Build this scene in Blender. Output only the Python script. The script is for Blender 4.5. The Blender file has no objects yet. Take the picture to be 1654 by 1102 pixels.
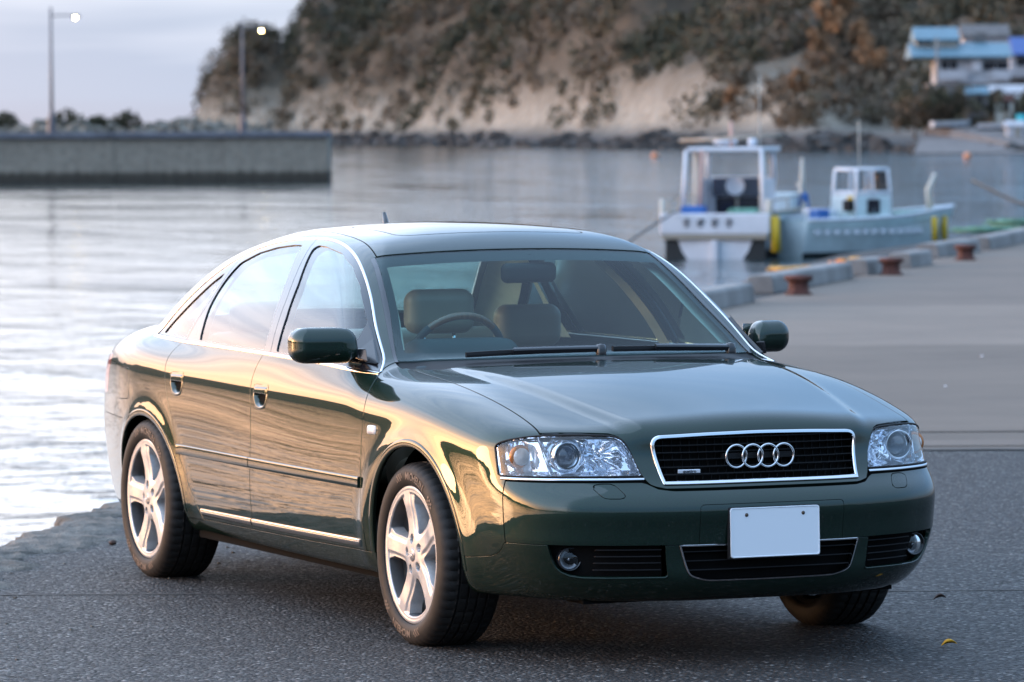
import bpy, bmesh, math, random
import numpy as np
from mathutils import Vector, Matrix
random.seed(7); rng = np.random.default_rng(11)
SC = bpy.context.scene
COL = SC.collection
R = math.radians

# ------------------------------------------------------------------ camera
CAM_POS = np.array([14.682, -6.943, 1.764])
YAW, PITCH, ROLL = 2.72702, -0.0449978, -0.0049251
FW = np.array([math.cos(PITCH)*math.cos(YAW), math.cos(PITCH)*math.sin(YAW), math.sin(PITCH)])
_rt = np.cross(FW, [0, 0, 1.]); _rt /= np.linalg.norm(_rt); _up = np.cross(_rt, FW)
RT = _rt*math.cos(ROLL)+_up*math.sin(ROLL); UP = -_rt*math.sin(ROLL)+_up*math.cos(ROLL)
cd = bpy.data.cameras.new('camera'); co = bpy.data.objects.new('camera', cd); COL.objects.link(co)
co.matrix_world = Matrix(((RT[0], UP[0], -FW[0], CAM_POS[0]), (RT[1], UP[1], -FW[1], CAM_POS[1]), (RT[2], UP[2], -FW[2], CAM_POS[2]), (0, 0, 0, 1)))
cd.sensor_width = 36; cd.lens = 162.34; cd.clip_start = .5; cd.clip_end = 20000
cd.dof.use_dof = True; cd.dof.focus_distance = 15.6; cd.dof.aperture_fstop = 6.4
SC.camera = co

# ------------------------------------------------------------------ sky, sun, exposure
SUN_AZ, SUN_EL = 232.0, 3.0          # degrees counter-clockwise from +X, degrees
w = bpy.data.worlds.new('World'); SC.world = w; w.use_nodes = True
NT = w.node_tree; NT.nodes.clear()
class NB:
    """tiny node-expression builder"""
    def __init__(s, nt): s.nt = nt
    def n(s, t, **k):
        x = s.nt.nodes.new(t)
        for a, b in k.items(): setattr(x, a, b)
        return x
    def put(s, sock, v):
        if hasattr(v, 'is_output') or isinstance(v, bpy.types.NodeSocket): s.nt.links.new(v, sock)
        else: sock.default_value = v
    def m(s, op, a, b=0.0, c=None, clamp=False):
        x = s.n('ShaderNodeMath', operation=op, use_clamp=clamp)
        s.put(x.inputs[0], a); s.put(x.inputs[1], b)
        if c is not None: s.put(x.inputs[2], c)
        return x.outputs[0]
    def ramp(s, f, stops, interp='LINEAR'):
        x = s.n('ShaderNodeValToRGB'); r = x.color_ramp; r.interpolation = interp
        while len(r.elements) < len(stops): r.elements.new(.5)
        for e, (p, c) in zip(r.elements, stops):
            e.position = p; e.color = (*c, 1) if len(c) == 3 else c
        s.put(x.inputs[0], f); return x.outputs[0]
    def mix(s, f, a, b, blend='MIX'):
        x = s.n('ShaderNodeMix', data_type='RGBA', blend_type=blend)
        s.put(x.inputs[0], f)
        for i, v in ((6, a), (7, b)):
            if isinstance(v, tuple): v = (*v, 1) if len(v) == 3 else v
            s.put(x.inputs[i], v)
        return x.outputs[2]
    def noise(s, vec, scale, detail=3, rough=.55, dist=0.0):
        x = s.n('ShaderNodeTexNoise'); x.inputs['Scale'].default_value = scale
        x.inputs['Detail'].default_value = detail; x.inputs['Roughness'].default_value = rough
        x.inputs['Distortion'].default_value = dist
        if vec is not None: s.put(x.inputs['Vector'], vec)
        return x.outputs[0]
    def voro(s, vec, scale, feature='F1', out=0, rnd=1.0):
        x = s.n('ShaderNodeTexVoronoi', feature=feature); x.inputs['Scale'].default_value = scale
        x.inputs['Randomness'].default_value = rnd
        if vec is not None: s.put(x.inputs['Vector'], vec)
        return x.outputs[out]
    def mapv(s, vec, scale=(1, 1, 1), rot=(0, 0, 0)):
        x = s.n('ShaderNodeMapping'); x.inputs['Scale'].default_value = scale; x.inputs['Rotation'].default_value = rot
        s.put(x.inputs['Vector'], vec); return x.outputs[0]
    def coord(s, k='Object'): return s.n('ShaderNodeTexCoord').outputs[k]
    def bump(s, h, strength=.5, dist=.01):
        x = s.n('ShaderNodeBump'); x.inputs['Strength'].default_value = strength; x.inputs['Distance'].default_value = dist
        s.put(x.inputs['Height'], h); return x.outputs[0]
b = NB(NT)
g = b.coord('Generated')
sep = b.n('ShaderNodeSeparateXYZ'); NT.links.new(g, sep.inputs[0])
zx, zy, zz = sep.outputs
hl = b.m('SQRT', b.m('MAXIMUM', b.m('ADD', b.m('MULTIPLY', zx, zx), b.m('MULTIPLY', zy, zy)), 1e-6))
sx, sy = math.cos(R(SUN_AZ)), math.sin(R(SUN_AZ))
dot = b.m('DIVIDE', b.m('ADD', b.m('MULTIPLY', zx, sx), b.m('MULTIPLY', zy, sy)), hl)
toward = b.m('MULTIPLY_ADD', dot, .5, .5, True)
elev = b.m('MAXIMUM', zz, 0.0)
cl = b.noise(b.mapv(g, (2.2, 2.2, 26)), 1.6, 4, .55)             # thin cloud streaks lying along the horizon
elc = b.m('ADD', elev, b.m('MULTIPLY', b.m('SUBTRACT', cl, .5), .05))
base = b.ramp(elc, [(0, (.42, .47, .60)), (.012, (.40, .50, .66)), (.035, (.33, .48, .68)), (.10, (.39, .66, 1.06)), (.28, (.42, .76, 1.30)), (.55, (.66, 1.00, 1.52)), (1, (.84, 1.22, 1.80))])
band = b.ramp(elc, [(0, (1, 1, 1)), (.09, (.95,)*3), (.16, (.62,)*3), (.25, (.15,)*3), (.36, (0,)*3)], 'EASE')
gl1 = b.m('MULTIPLY', b.m('POWER', toward, 14.0), band)
gl2 = b.m('MULTIPLY', b.m('POWER', toward, 2.5), b.m('POWER', 2.718, b.m('MULTIPLY', elev, -3.0)))
halo = b.ramp(toward, [(.56, (0,)*3), (.60, (.06,)*3), (.627, (.30,)*3), (.652, (.80,)*3), (.685, (1,)*3)], 'EASE')
gl3 = b.m('MULTIPLY', halo, b.m('MULTIPLY', b.m('POWER', 2.718, b.m('MULTIPLY', elev, -1.1)), b.m('SMOOTH_MIN', b.m('MULTIPLY_ADD', elc, 10.0, -.20, True), 1.0, .2)))
gl3 = b.m('MULTIPLY', gl3, b.m('SUBTRACT', 1.0, b.m('MULTIPLY', b.m('MULTIPLY', b.m('POWER', toward, 5.0), band), 1.3, None, True)))
glow = b.mix(1.0, b.mix(gl1, (0, 0, 0), (23.0, 11.8, 4.6)), b.mix(gl2, (0, 0, 0), (.30, .31, .38)), 'ADD')
hcol = b.ramp(elev, [(.05, (.66, .585, .50)), (.20, (.58, .56, .54)), (.34, (.44, .50, .58)), (.8, (.34, .44, .60))])
hv = b.n('ShaderNodeVectorMath', operation='SCALE'); NT.links.new(hcol, hv.inputs[0]); NT.links.new(b.m('MULTIPLY', gl3, 5.6), hv.inputs['Scale'])
glow = b.mix(1.0, glow, hv.outputs[0], 'ADD')
glow = b.mix(1.0, glow, b.ramp(cl, [(.3, (.72, .74, .80)), (.62, (1.12, 1.08, 1.05))]), 'MULTIPLY')
sky = b.n('ShaderNodeTexSky', sky_type='NISHITA', sun_disc=False)
sky.sun_elevation = R(SUN_EL); sky.sun_rotation = R(90-SUN_AZ); sky.dust_density = 2.0
bgA = b.n('ShaderNodeBackground'); bgA.inputs[1].default_value = .05; NT.links.new(sky.outputs[0], bgA.inputs[0])
bgB = b.n('ShaderNodeBackground'); bgB.inputs[1].default_value = 1.0
NT.links.new(b.mix(1.0, base, glow, 'ADD'), bgB.inputs[0])
addb = b.n('ShaderNodeAddShader'); NT.links.new(bgA.outputs[0], addb.inputs[0]); NT.links.new(bgB.outputs[0], addb.inputs[1])
wo = b.n('ShaderNodeOutputWorld'); NT.links.new(addb.outputs[0], wo.inputs[0])
sl = bpy.data.lights.new('sun', 'SUN'); sl.energy = .8; sl.angle = R(16); sl.color = (1, .62, .36)
so = bpy.data.objects.new('sun', sl); COL.objects.link(so)
so.rotation_euler = Vector((-math.cos(R(SUN_AZ))*math.cos(R(SUN_EL)), -math.sin(R(SUN_AZ))*math.cos(R(SUN_EL)), -math.sin(R(SUN_EL)))).to_track_quat('-Z', 'Y').to_euler()
vs = SC.view_settings; SC.display_settings.display_device = 'sRGB'
vs.view_transform = 'Standard'; vs.look = 'None'; vs.gamma = 1; vs.exposure = 0.0; vs.use_curve_mapping = False
SC.cycles.use_denoising = True; SC.cycles.max_bounces = 14; SC.cycles.transparent_max_bounces = 24
SC.cycles.glossy_bounces = 6; SC.cycles.transmission_bounces = 8; SC.cycles.sample_clamp_indirect = 6
SC.cycles.caustics_reflective = False; SC.cycles.caustics_refractive = False

# ------------------------------------------------------------------ materials
def mat(name, color=(.5, .5, .5), rough=.5, metal=0.0, spec=.5, coat=0.0, coat_rough=.02, build=None, emit=None, trans=0.0, ior=1.45):
    m = bpy.data.materials.new(name); m.use_nodes = True
    nt = m.node_tree; p = nt.nodes['Principled BSDF']
    p.inputs['Base Color'].default_value = (*color, 1); p.inputs['Roughness'].default_value = rough
    p.inputs['Metallic'].default_value = metal; p.inputs['Specular IOR Level'].default_value = spec
    p.inputs['Coat Weight'].default_value = coat; p.inputs['Coat Roughness'].default_value = coat_rough
    p.inputs['Transmission Weight'].default_value = trans; p.inputs['IOR'].default_value = ior
    if emit: p.inputs['Emission Color'].default_value = (*emit[0], 1); p.inputs['Emission Strength'].default_value = emit[1]
    if build: build(NB(nt), p)
    return m
def varied(c, scale=8, amt=.25, bump=0.0, bscale=40, bdist=.01, stretch=(1, 1, 1), rough=None):
    """colour variation + fine relief"""
    def f(b, p):
        v = b.mapv(b.coord(), stretch)
        n = b.noise(v, scale, 5, .6)
        lo = tuple(x*(1-amt) for x in c); hi = tuple(min(1, x*(1+amt)) for x in c)
        b.put(p.inputs['Base Color'], b.ramp(n, [(.3, lo), (.7, hi)]))
        if bump: b.put(p.inputs['Normal'], b.bump(b.noise(v, bscale, 4, .6), bump, bdist))
    return f
def glass_mat(name, tint=(1, 1, 1), ior=1.52, boost=0.0, gain=1.3):
    """thin window pane: fresnel mirror over a tinted see-through sheet"""
    m = bpy.data.materials.new(name); m.use_nodes = True; nt = m.node_tree; nt.nodes.clear(); b = NB(nt)
    fr = b.n('ShaderNodeFresnel'); fr.inputs[0].default_value = ior
    f = b.m('ADD', b.m('MULTIPLY', fr.outputs[0], gain), boost, None, True)
    tr = b.n('ShaderNodeBsdfTransparent'); tr.inputs[0].default_value = (*tint, 1)
    gl = b.n('ShaderNodeBsdfGlossy'); gl.inputs['Roughness'].default_value = .0; gl.inputs[0].default_value = (1, 1, 1, 1)
    mx = b.n('ShaderNodeMixShader'); nt.links.new(f, mx.inputs[0]); nt.links.new(tr.outputs[0], mx.inputs[1]); nt.links.new(gl.outputs[0], mx.inputs[2])
    o = b.n('ShaderNodeOutputMaterial'); nt.links.new(mx.outputs[0], o.inputs[0]); return m
def paint_b(b, p):
    n = b.voro(b.coord(), 1400, out=1)
    b.put(p.inputs['Base Color'], b.mix(.25, (.0095, .0255, .0175), b.mix(1, n, (.020, .050, .037), 'MULTIPLY')))
    dirt = b.noise(b.coord(), 5, 5, .65); sp = b.n('ShaderNodeSeparateXYZ'); b.nt.links.new(b.coord(), sp.inputs[0])
    low = b.m('MULTIPLY', b.m('MULTIPLY_ADD', sp.outputs[2], -3.2, 1.28, True), b.m('MULTIPLY_ADD', dirt, 2.6, -.85, True))   # road film towards the sills
    b.put(p.inputs['Coat Roughness'], b.m('ADD', b.m('MULTIPLY_ADD', dirt, .018, .002), b.m('MULTIPLY', low, .16)))
    p.inputs['Coat IOR'].default_value = 1.55; p.inputs['Specular Tint'].default_value = (.10, .22, .17, 1)
M = {}
M['paint'] = mat('green_metallic_paint', (.005, .013, .010), .42, .55, .12, 1.0, .008, build=paint_b)
M['chrome'] = mat('chrome', (.70, .71, .73), .07, 1.0)
M['satin'] = mat('satin_metal', (.60, .57, .53), .16, 1.0)
M['reflector'] = mat('lamp_reflector', (.84, .88, .95), .09, .85, .5)
M['black_trim'] = mat('black_trim', (.012, .012, .014), .25, 0, .5, .6, .05)
M['black'] = mat('matt_black_plastic', (.010, .010, .011), .6, 0, .3)
M['rubber'] = mat('rubber_seal', (.012, .012, .012), .55, 0, .35)
M['dark'] = mat('underside_black', (.006, .006, .006), .9, 0, .1)
M['glass'] = glass_mat('window_glass', (.92, .99, .98), gain=1.2)
M['wglass'] = glass_mat('windshield_glass', (.72, 1.0, .98), gain=.6)
M['frit'] = mat('black_glass_border', (.008, .008, .012), .3)
M['lens'] = glass_mat('lamp_cover', (.96, .97, .98), 1.45)
M['lampglass'] = mat('projector_lens', (.03, .04, .07), .02, 0, .8, 1, .01)
M['amber'] = mat('amber_plastic', (.55, .20, .07), .2, .3, .5)
M['clearplastic'] = mat('clear_indicator', (.75, .70, .66), .15, 0, .6, .5)
M['red'] = mat('tail_lamp_red', (.45, .02, .02), .1, 0, .5, 1)
M['leather'] = mat('beige_leather', (.18, .140, .098), .45, build=varied((.18, .140, .098), 6, .12, .25, 160, .002))
M['trim_cloth'] = mat('beige_cloth', (.52, .48, .41), .9, build=varied((.52, .48, .41), 12, .08))
M['dash'] = mat('dark_dashboard', (.035, .05, .055), .7, 0, .3)
M['wood'] = mat('walnut', (.16, .05, .02), .2, 0, .5, .8, build=varied((.17, .055, .022), 30, .5, stretch=(1, 8, 1)))
M['plate'] = mat('white_plate', (.80, .82, .85), .35)
M['bolt'] = mat('plate_bolt', (.10, .07, .05), .4, .6)
M['badge_ink'] = mat('badge_ink', (.02, .02, .03), .4)
M['badge'] = mat('badge_silver', (.72, .74, .78), .3, .3)
M['cap'] = mat('hub_cap_grey', (.30, .30, .31), .35, .6)

def tyre_b(b, p):
    v = b.coord()
    b.put(p.inputs['Base Color'], b.ramp(b.noise(v, 9, 5, .65), [(.35, (.010, .0095, .009)), (.7, (.026, .022, .019))]))
    b.put(p.inputs['Normal'], b.bump(b.noise(v, 160, 3, .6), .25, .001))
M['tyre'] = mat('tyre_rubber', (.02, .018, .016), .62, 0, .35, build=tyre_b)
M['tyre_text'] = mat('tyre_lettering', (.15, .105, .078), .6)
def rim_b(b, p):
    v = b.coord(); n = b.noise(v, 22, 5, .7)
    b.put(p.inputs['Base Color'], b.ramp(n, [(.3, (.36, .36, .36)), (.6, (.50, .49, .48))]))
M['rim'] = mat('silver_alloy', (.64, .63, .62), .36, .35, .5, .5, .12, build=rim_b)
M['disc'] = mat('brake_steel', (.10, .09, .085), .5, .8)

# ------------------------------------------------------------------ mesh helpers
def link(o, parent=None):
    COL.objects.link(o)
    if parent is not None: o.parent = parent
    return o
def tag(o, label=None, cat=None, group=None, kind=None):
    if label: o['label'] = label
    if cat: o['category'] = cat
    if group: o['group'] = group
    if kind: o['kind'] = kind
    return o
def empty(name, loc=(0, 0, 0), rz=0, parent=None):
    o = bpy.data.objects.new(name, None); o.location = loc; o.rotation_euler = (0, 0, rz); o.empty_display_size = .2
    return link(o, parent)
def mesh(name, V, Fc, m, parent=None, smooth=True, N=None, mats=None):
    me = bpy.data.meshes.new(name)
    V = np.asarray(V, float)
    me.from_pydata(V.tolist(), [], Fc.tolist() if isinstance(Fc, np.ndarray) else Fc)
    if smooth: me.polygons.foreach_set('use_smooth', np.ones(len(me.polygons), bool))
    for mm in (m if isinstance(m, (list, tuple)) else [m]): me.materials.append(mm)
    if mats is not None: me.polygons.foreach_set('material_index', np.asarray(mats, np.int32))
    me.update()
    if N is not None: me.normals_split_custom_set_from_vertices(np.asarray(N, float).tolist())
    return link(bpy.data.objects.new(name, me), parent)
class MB:
    """collects simple solids into one mesh"""
    def __init__(s): s.V = []; s.F = []
    def add(s, V, Fc):
        k = len(s.V); s.V += [tuple(map(float, v)) for v in V]; s.F += [tuple(int(i)+k for i in f) for f in Fc]; return s
    def box(s, c, d, rz=0, ry=0, rx=0, taper=1.0):
        x, y, z = (t/2 for t in d)
        P = np.array([[i*x*(taper if k > 0 else 1), j*y*(taper if k > 0 else 1), k*z] for i, j, k in ((-1, -1, -1), (1, -1, -1), (1, 1, -1), (-1, 1, -1), (-1, -1, 1), (1, -1, 1), (1, 1, 1), (-1, 1, 1))])
        Mx = np.array(Matrix.Rotation(rz, 3, 'Z') @ Matrix.Rotation(ry, 3, 'Y') @ Matrix.Rotation(rx, 3, 'X'))
        return s.add(P @ Mx.T+np.array(c), [(0, 3, 2, 1), (4, 5, 6, 7), (0, 1, 5, 4), (1, 2, 6, 5), (2, 3, 7, 6), (3, 0, 4, 7)])
    def tube(s, pts, r, n=10, cap=True):
        pts = np.array(pts, float); rr = np.broadcast_to(np.asarray(r, float), (len(pts),))
        T = np.gradient(pts, axis=0); T /= np.linalg.norm(T, axis=1)[:, None]
        a = np.array([0, 0, 1.]) if abs(T[0, 2]) < .9 else np.array([1., 0, 0]); V = []
        for p, t, q in zip(pts, T, rr):
            u = np.cross(t, a); u /= np.linalg.norm(u); v = np.cross(t, u); a = -np.cross(t, u) if False else a
            for i in range(n):
                th = 2*math.pi*i/n; V.append(p+q*(u*math.cos(th)+v*math.sin(th)))
        Fc = []
        for j in range(len(pts)-1):
            for i in range(n):
                k = (i+1) % n; Fc.append((j*n+i, j*n+k, (j+1)*n+k, (j+1)*n+i))
        if cap: Fc += [tuple(range(n))[::-1], tuple((len(pts)-1)*n+i for i in range(n))]
        return s.add(V, Fc)
    def lathe(s, prof, n=24, axis='z', c=(0, 0, 0), cap=False):
        """prof: (radius, height)"""
        V = []; Fc = []; m = len(prof)
        for i in range(n):
            a = 2*math.pi*i/n
            for r, h in prof:
                p = (r*math.cos(a), r*math.sin(a), h)
                if axis == 'x': p = (h, r*math.cos(a), r*math.sin(a))
                if axis == 'y': p = (r*math.sin(a), h, r*math.cos(a))
                V.append((p[0]+c[0], p[1]+c[1], p[2]+c[2]))
        for i in range(n):
            k = (i+1) % n
            for j in range(m-1): Fc.append((i*m+j, k*m+j, k*m+j+1, i*m+j+1))
        if cap:
            Fc.append(tuple(i*m for i in range(n))[::-1]); Fc.append(tuple(i*m+m-1 for i in range(n)))
        return s.add(V, Fc)
    def prism(s, poly, d0, d1, fn):
        """closed 2D polygon swept between d0 and d1; fn(u, v, d) -> xyz"""
        n = len(poly); V = [fn(u, v, d0) for u, v in poly]+[fn(u, v, d1) for u, v in poly]
        Fc = [tuple(range(n))[::-1], tuple(range(n, 2*n))]+[(i, (i+1) % n, n+(i+1) % n, n+i) for i in range(n)]
        return s.add(V, Fc)
    def obj(s, name, m, parent=None, smooth=False, bevel=0, seg=2, sub=0, angle=None):
        o = mesh(name, s.V, s.F, m, parent, smooth)
        if bevel:
            q = o.modifiers.new('b', 'BEVEL'); q.width = bevel; q.segments = seg; q.limit_method = 'ANGLE'; q.angle_limit = R(35); q.harden_normals = False
        if sub:
            q = o.modifiers.new('s', 'SUBSURF'); q.levels = q.render_levels = sub
        return o
def autosmooth(o, deg=35):
    me = o.data; me.polygons.foreach_set('use_smooth', np.ones(len(me.polygons), bool))
    bm = bmesh.new(); bm.from_mesh(me)
    for e in bm.edges:
        if len(e.link_faces) == 2 and e.calc_face_angle(0) > R(deg): e.smooth = False
    bm.to_mesh(me); bm.free(); return o
def copy_tree(o, parent=None):
    c = o.copy(); COL.objects.link(c); c.parent = parent
    for ch in list(o.children): copy_tree(ch, c)
    return c
# ------------------------------------------------------------------ car body as one smooth implicit solid (x forward from the front axle, s = |y|, z up)
class Sp:
    """natural-ish cubic spline (C2), linear extrapolation"""
    def __init__(s,xs,ys):
        xs=np.array(xs,float);ys=np.array(ys,float);n=len(xs);h=np.diff(xs)
        A=np.zeros((n,n));b=np.zeros(n);A[0,0]=A[-1,-1]=1
        for i in range(1,n-1):
            A[i,i-1]=h[i-1];A[i,i]=2*(h[i-1]+h[i]);A[i,i+1]=h[i]
            b[i]=6*((ys[i+1]-ys[i])/h[i]-(ys[i]-ys[i-1])/h[i-1])
        s.x=xs;s.y=ys;s.m=np.linalg.solve(A,b);s.h=h
    def __call__(s,x):
        x=np.asarray(x,float);i=np.clip(np.searchsorted(s.x,x)-1,0,len(s.h)-1)
        h=s.h[i];d0=s.x[i+1]-x;d1=x-s.x[i]
        y=(s.m[i]*d0**3+s.m[i+1]*d1**3)/(6*h)+(s.y[i]/h-s.m[i]*h/6)*d0+(s.y[i+1]/h-s.m[i+1]*h/6)*d1
        lo=x<s.x[0];hi=x>s.x[-1]
        s0=(s.y[1]-s.y[0])/s.h[0]-s.m[1]*s.h[0]/6
        s1=(s.y[-1]-s.y[-2])/s.h[-1]+s.m[-2]*s.h[-1]/6
        return np.where(lo,s.y[0]+s0*(x-s.x[0]),np.where(hi,s.y[-1]+s1*(x-s.x[-1]),y))
def smax(a,b,r):
    h=np.maximum(r-np.abs(a-b),0)/r
    return np.maximum(a,b)+h*h*h*(r/6)
def smin(a,b,r): return -smax(-a,-b,r)
def sstep(t):
    t=np.clip(t,0,1);return t*t*t*(t*(6*t-15)+10)
Wp=Sp([-4.1, -3.75, -3.4, -3.05, -2.76, -2.3, -1.7, -1.1, -0.5, 0, 0.35, 0.65, 0.9, 1.15],
      [0.6446, 0.7265, 0.799, 0.8542, 0.8697, 0.8747, 0.8816, 0.8852, 0.884, 0.877, 0.8546, 0.8094, 0.7451, 0.6682])
X0=Sp([0.05, 0.15, 0.22, 0.28, 0.34, 0.41, 0.47, 0.534, 0.57, 0.605, 0.65, 0.7, 0.77, 0.85],
      [0.8294, 0.935, 0.9933, 1.0382, 1.046, 1.0505, 1.0576, 1.0595, 1.0363, 0.9974, 0.9678, 0.9484, 0.9521, 0.9385])
DF=Sp([0, 0.15, 0.3, 0.42, 0.55, 0.64, 0.72, 0.8, 0.87, 0.93],
      [0.0079, 0.0086, 0.0201, 0.0511, 0.0997, 0.1539, 0.2189, 0.3181, 0.4521, 0.5968])
DFs=DF
XRc=Sp([0.05, 0.2, 0.35, 0.5, 0.6, 0.67, 0.75, 0.9, 1.0],
      [-3.6209, -3.7416, -3.8022, -3.8326, -3.832, -3.7947, -3.7691, -3.7302, -3.7])
Hc=Sp([-3.9, -3.7, -3.5, -3.2, -2.9, -2.5, -1.5, -0.6, -0.3, 0, 0.3, 0.6, 0.78, 0.9, 1.0, 1.15],
      [0.8669, 0.938, 0.9972, 1.0385, 1.0477, 1.0348, 1.0058, 0.9848, 0.9676, 0.9477, 0.9151, 0.8695, 0.8395, 0.8205, 0.8002, 0.7466])
Cr=Sp([-3.8, -3.2, -2.5, -0.6, -0.3, 0, 0.4, 0.7, 1.0],
      [0.1503, 0.112, 0.09, 0.0531, 0.0554, 0.0611, 0.0895, 0.1298, 0.168])
Sc=Sp([-.6,-.3,0,.4,.7,.95],[.62,.595,.56,.50,.45,.40])   # hood crease line s(x)
AR=dict(f=(0.0,.312,.41,.372),r=(-2.76,.312,.395,.338))
def flare(x,z):
    o=0
    for k in 'fr':
        x0,z0,a,b=AR[k]
        rr=np.sqrt(((x-x0)/a)**2+((z-z0)/b)**2)
        o=o+.012*np.exp(-((rr-1.02)/.13)**2)*sstep((z-.12)/.2)
    return o
def W(x,z):
    t=.20*(z-.62-.115*sstep((-.3-x)/2.6))**2+3.6*np.maximum(0,z-.76)**3+1.2*np.maximum(0,.33-z)**2
    return Wp(x)-t+flare(x,z)
def body(x,s,z):
    low=np.maximum(0,.42-z)**1.5
    side=s-W(x,z)+.6*low*sstep((x-.35)/.35)
    front=x-(X0(z)-DF(s))+low*(s/.7)**3
    hood=sstep((x+.75)/.3)
    sc=Sc(x)
    crease=.013*sstep((s-sc+.03)/.09)*sstep((x+.6)/.2)
    top=z-(Hc(x)-Cr(x)*s*s-crease-.35*np.maximum(0,s-.62)**2)
    rear=(XRc(z)+.10*s*s+2.2*np.maximum(0,s-.5)**2.5)-x
    bot=(.208)-z
    a=smax(front*.93,side,.10)
    a=smax(a,rear*.93,.12)
    rt=.17-.05*sstep((x-.2)/.6)
    a=smax(a,top*.95,rt)
    a=smax(a,bot,.06)
    return a
WGb=Sp([-3.1, -2.8, -2.3, -1.9, -1.4, -0.9, -0.4, 0],
      [0.7412, 0.783, 0.8177, 0.8324, 0.8381, 0.8282, 0.8063, 0.7665])
HRc=Sp([-3.2, -2.9, -2.6, -2.3, -2.0, -1.7, -1.4, -1.2, -1.0, -0.8],
      [1.1069, 1.2341, 1.3168, 1.3747, 1.4164, 1.4218, 1.4109, 1.3868, 1.3353, 1.2671])
def green(x,s,z):
    h=z-.95
    side=s-(WGb(x)-.382*h-.609*h*h)+3.2*np.maximum(0,.925-z)**2
    bow=.37-.2*np.clip((z-.95)/.37,-.3,1.2)
    xw=-.346-(z-.955)/.559-bow*s*s
    ws=(x-xw)*.46
    roof=z-(HRc(x)-.11*s*s)
    xr=-3.12+(z-1.0)*1.72+.16*s*s
    rg=(xr-x)*.5
    a=smax(ws,roof*.96,.07)
    a=smax(a,rg,.10)
    return np.maximum(smax(a,side*.88,.11),.62-z)
def F(p):
    x=p[...,0];s=np.abs(p[...,1]);z=p[...,2]
    return smin(body(x,s,z),green(x,s,z),.035)
def grad(p,e=1e-4):
    g=np.empty(p.shape)
    for i in range(3):
        d=np.zeros(3);d[i]=e
        g[...,i]=(F(p+d)-F(p-d))/(2*e)
    return g
def raycast(C,D,t0,t1,n=600):
    """first hit along ray; D (N,3)"""
    t=np.linspace(t0,t1,n)
    P=C+D[:,None,:]*t[None,:,None]
    f=F(P);neg=f<0;hit=neg.any(1);i=np.argmax(neg,1)
    lo=t[np.maximum(i-1,0)];hi=t[i]
    for _ in range(30):
        m=(lo+hi)/2;fm=F(C+D*m[:,None])
        lo=np.where(fm>0,m,lo);hi=np.where(fm>0,hi,m)
    out=C+D*hi[:,None];out[~hit]=np.nan
    return out
def raycast(O, D, t1=2.5, n=260):
    """first crossing of F=0 along rays (O, D arrays); returns points"""
    O = np.atleast_2d(O).astype(float); D = np.broadcast_to(np.asarray(D, float), O.shape)
    t = np.linspace(0, t1, n); P = O[:, None]+D[:, None]*t[None, :, None]; f = F(P)
    i = np.argmax(f < 0, 1); ok = (f < 0).any(1)
    lo = t[np.maximum(i-1, 0)]; hi = t[i]
    for _ in range(26):
        m = (lo+hi)/2; fm = F(O+D*m[:, None]); lo = np.where(fm > 0, m, lo); hi = np.where(fm > 0, hi, m)
    Q = O+D*hi[:, None]; Q[~ok] = np.nan; return Q
def unit(v): return v/np.maximum(np.linalg.norm(v, axis=-1, keepdims=True), 1e-12)
def side_pt(x, z): x = np.asarray(x, float); return raycast(np.stack([x, 0*x-1.3, 0*x+z], -1), (0, 1, 0), 1.3)
def front_pt(y, z): y = np.asarray(y, float); return raycast(np.stack([0*y+1.4, y, 0*y+z], -1), (-1, 0, 0), 1.6)
def top_pt(x, y): x = np.asarray(x, float); return raycast(np.stack([x, 0*x+y, 0*x+1.8], -1), (0, 0, -1), 1.4)

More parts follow.
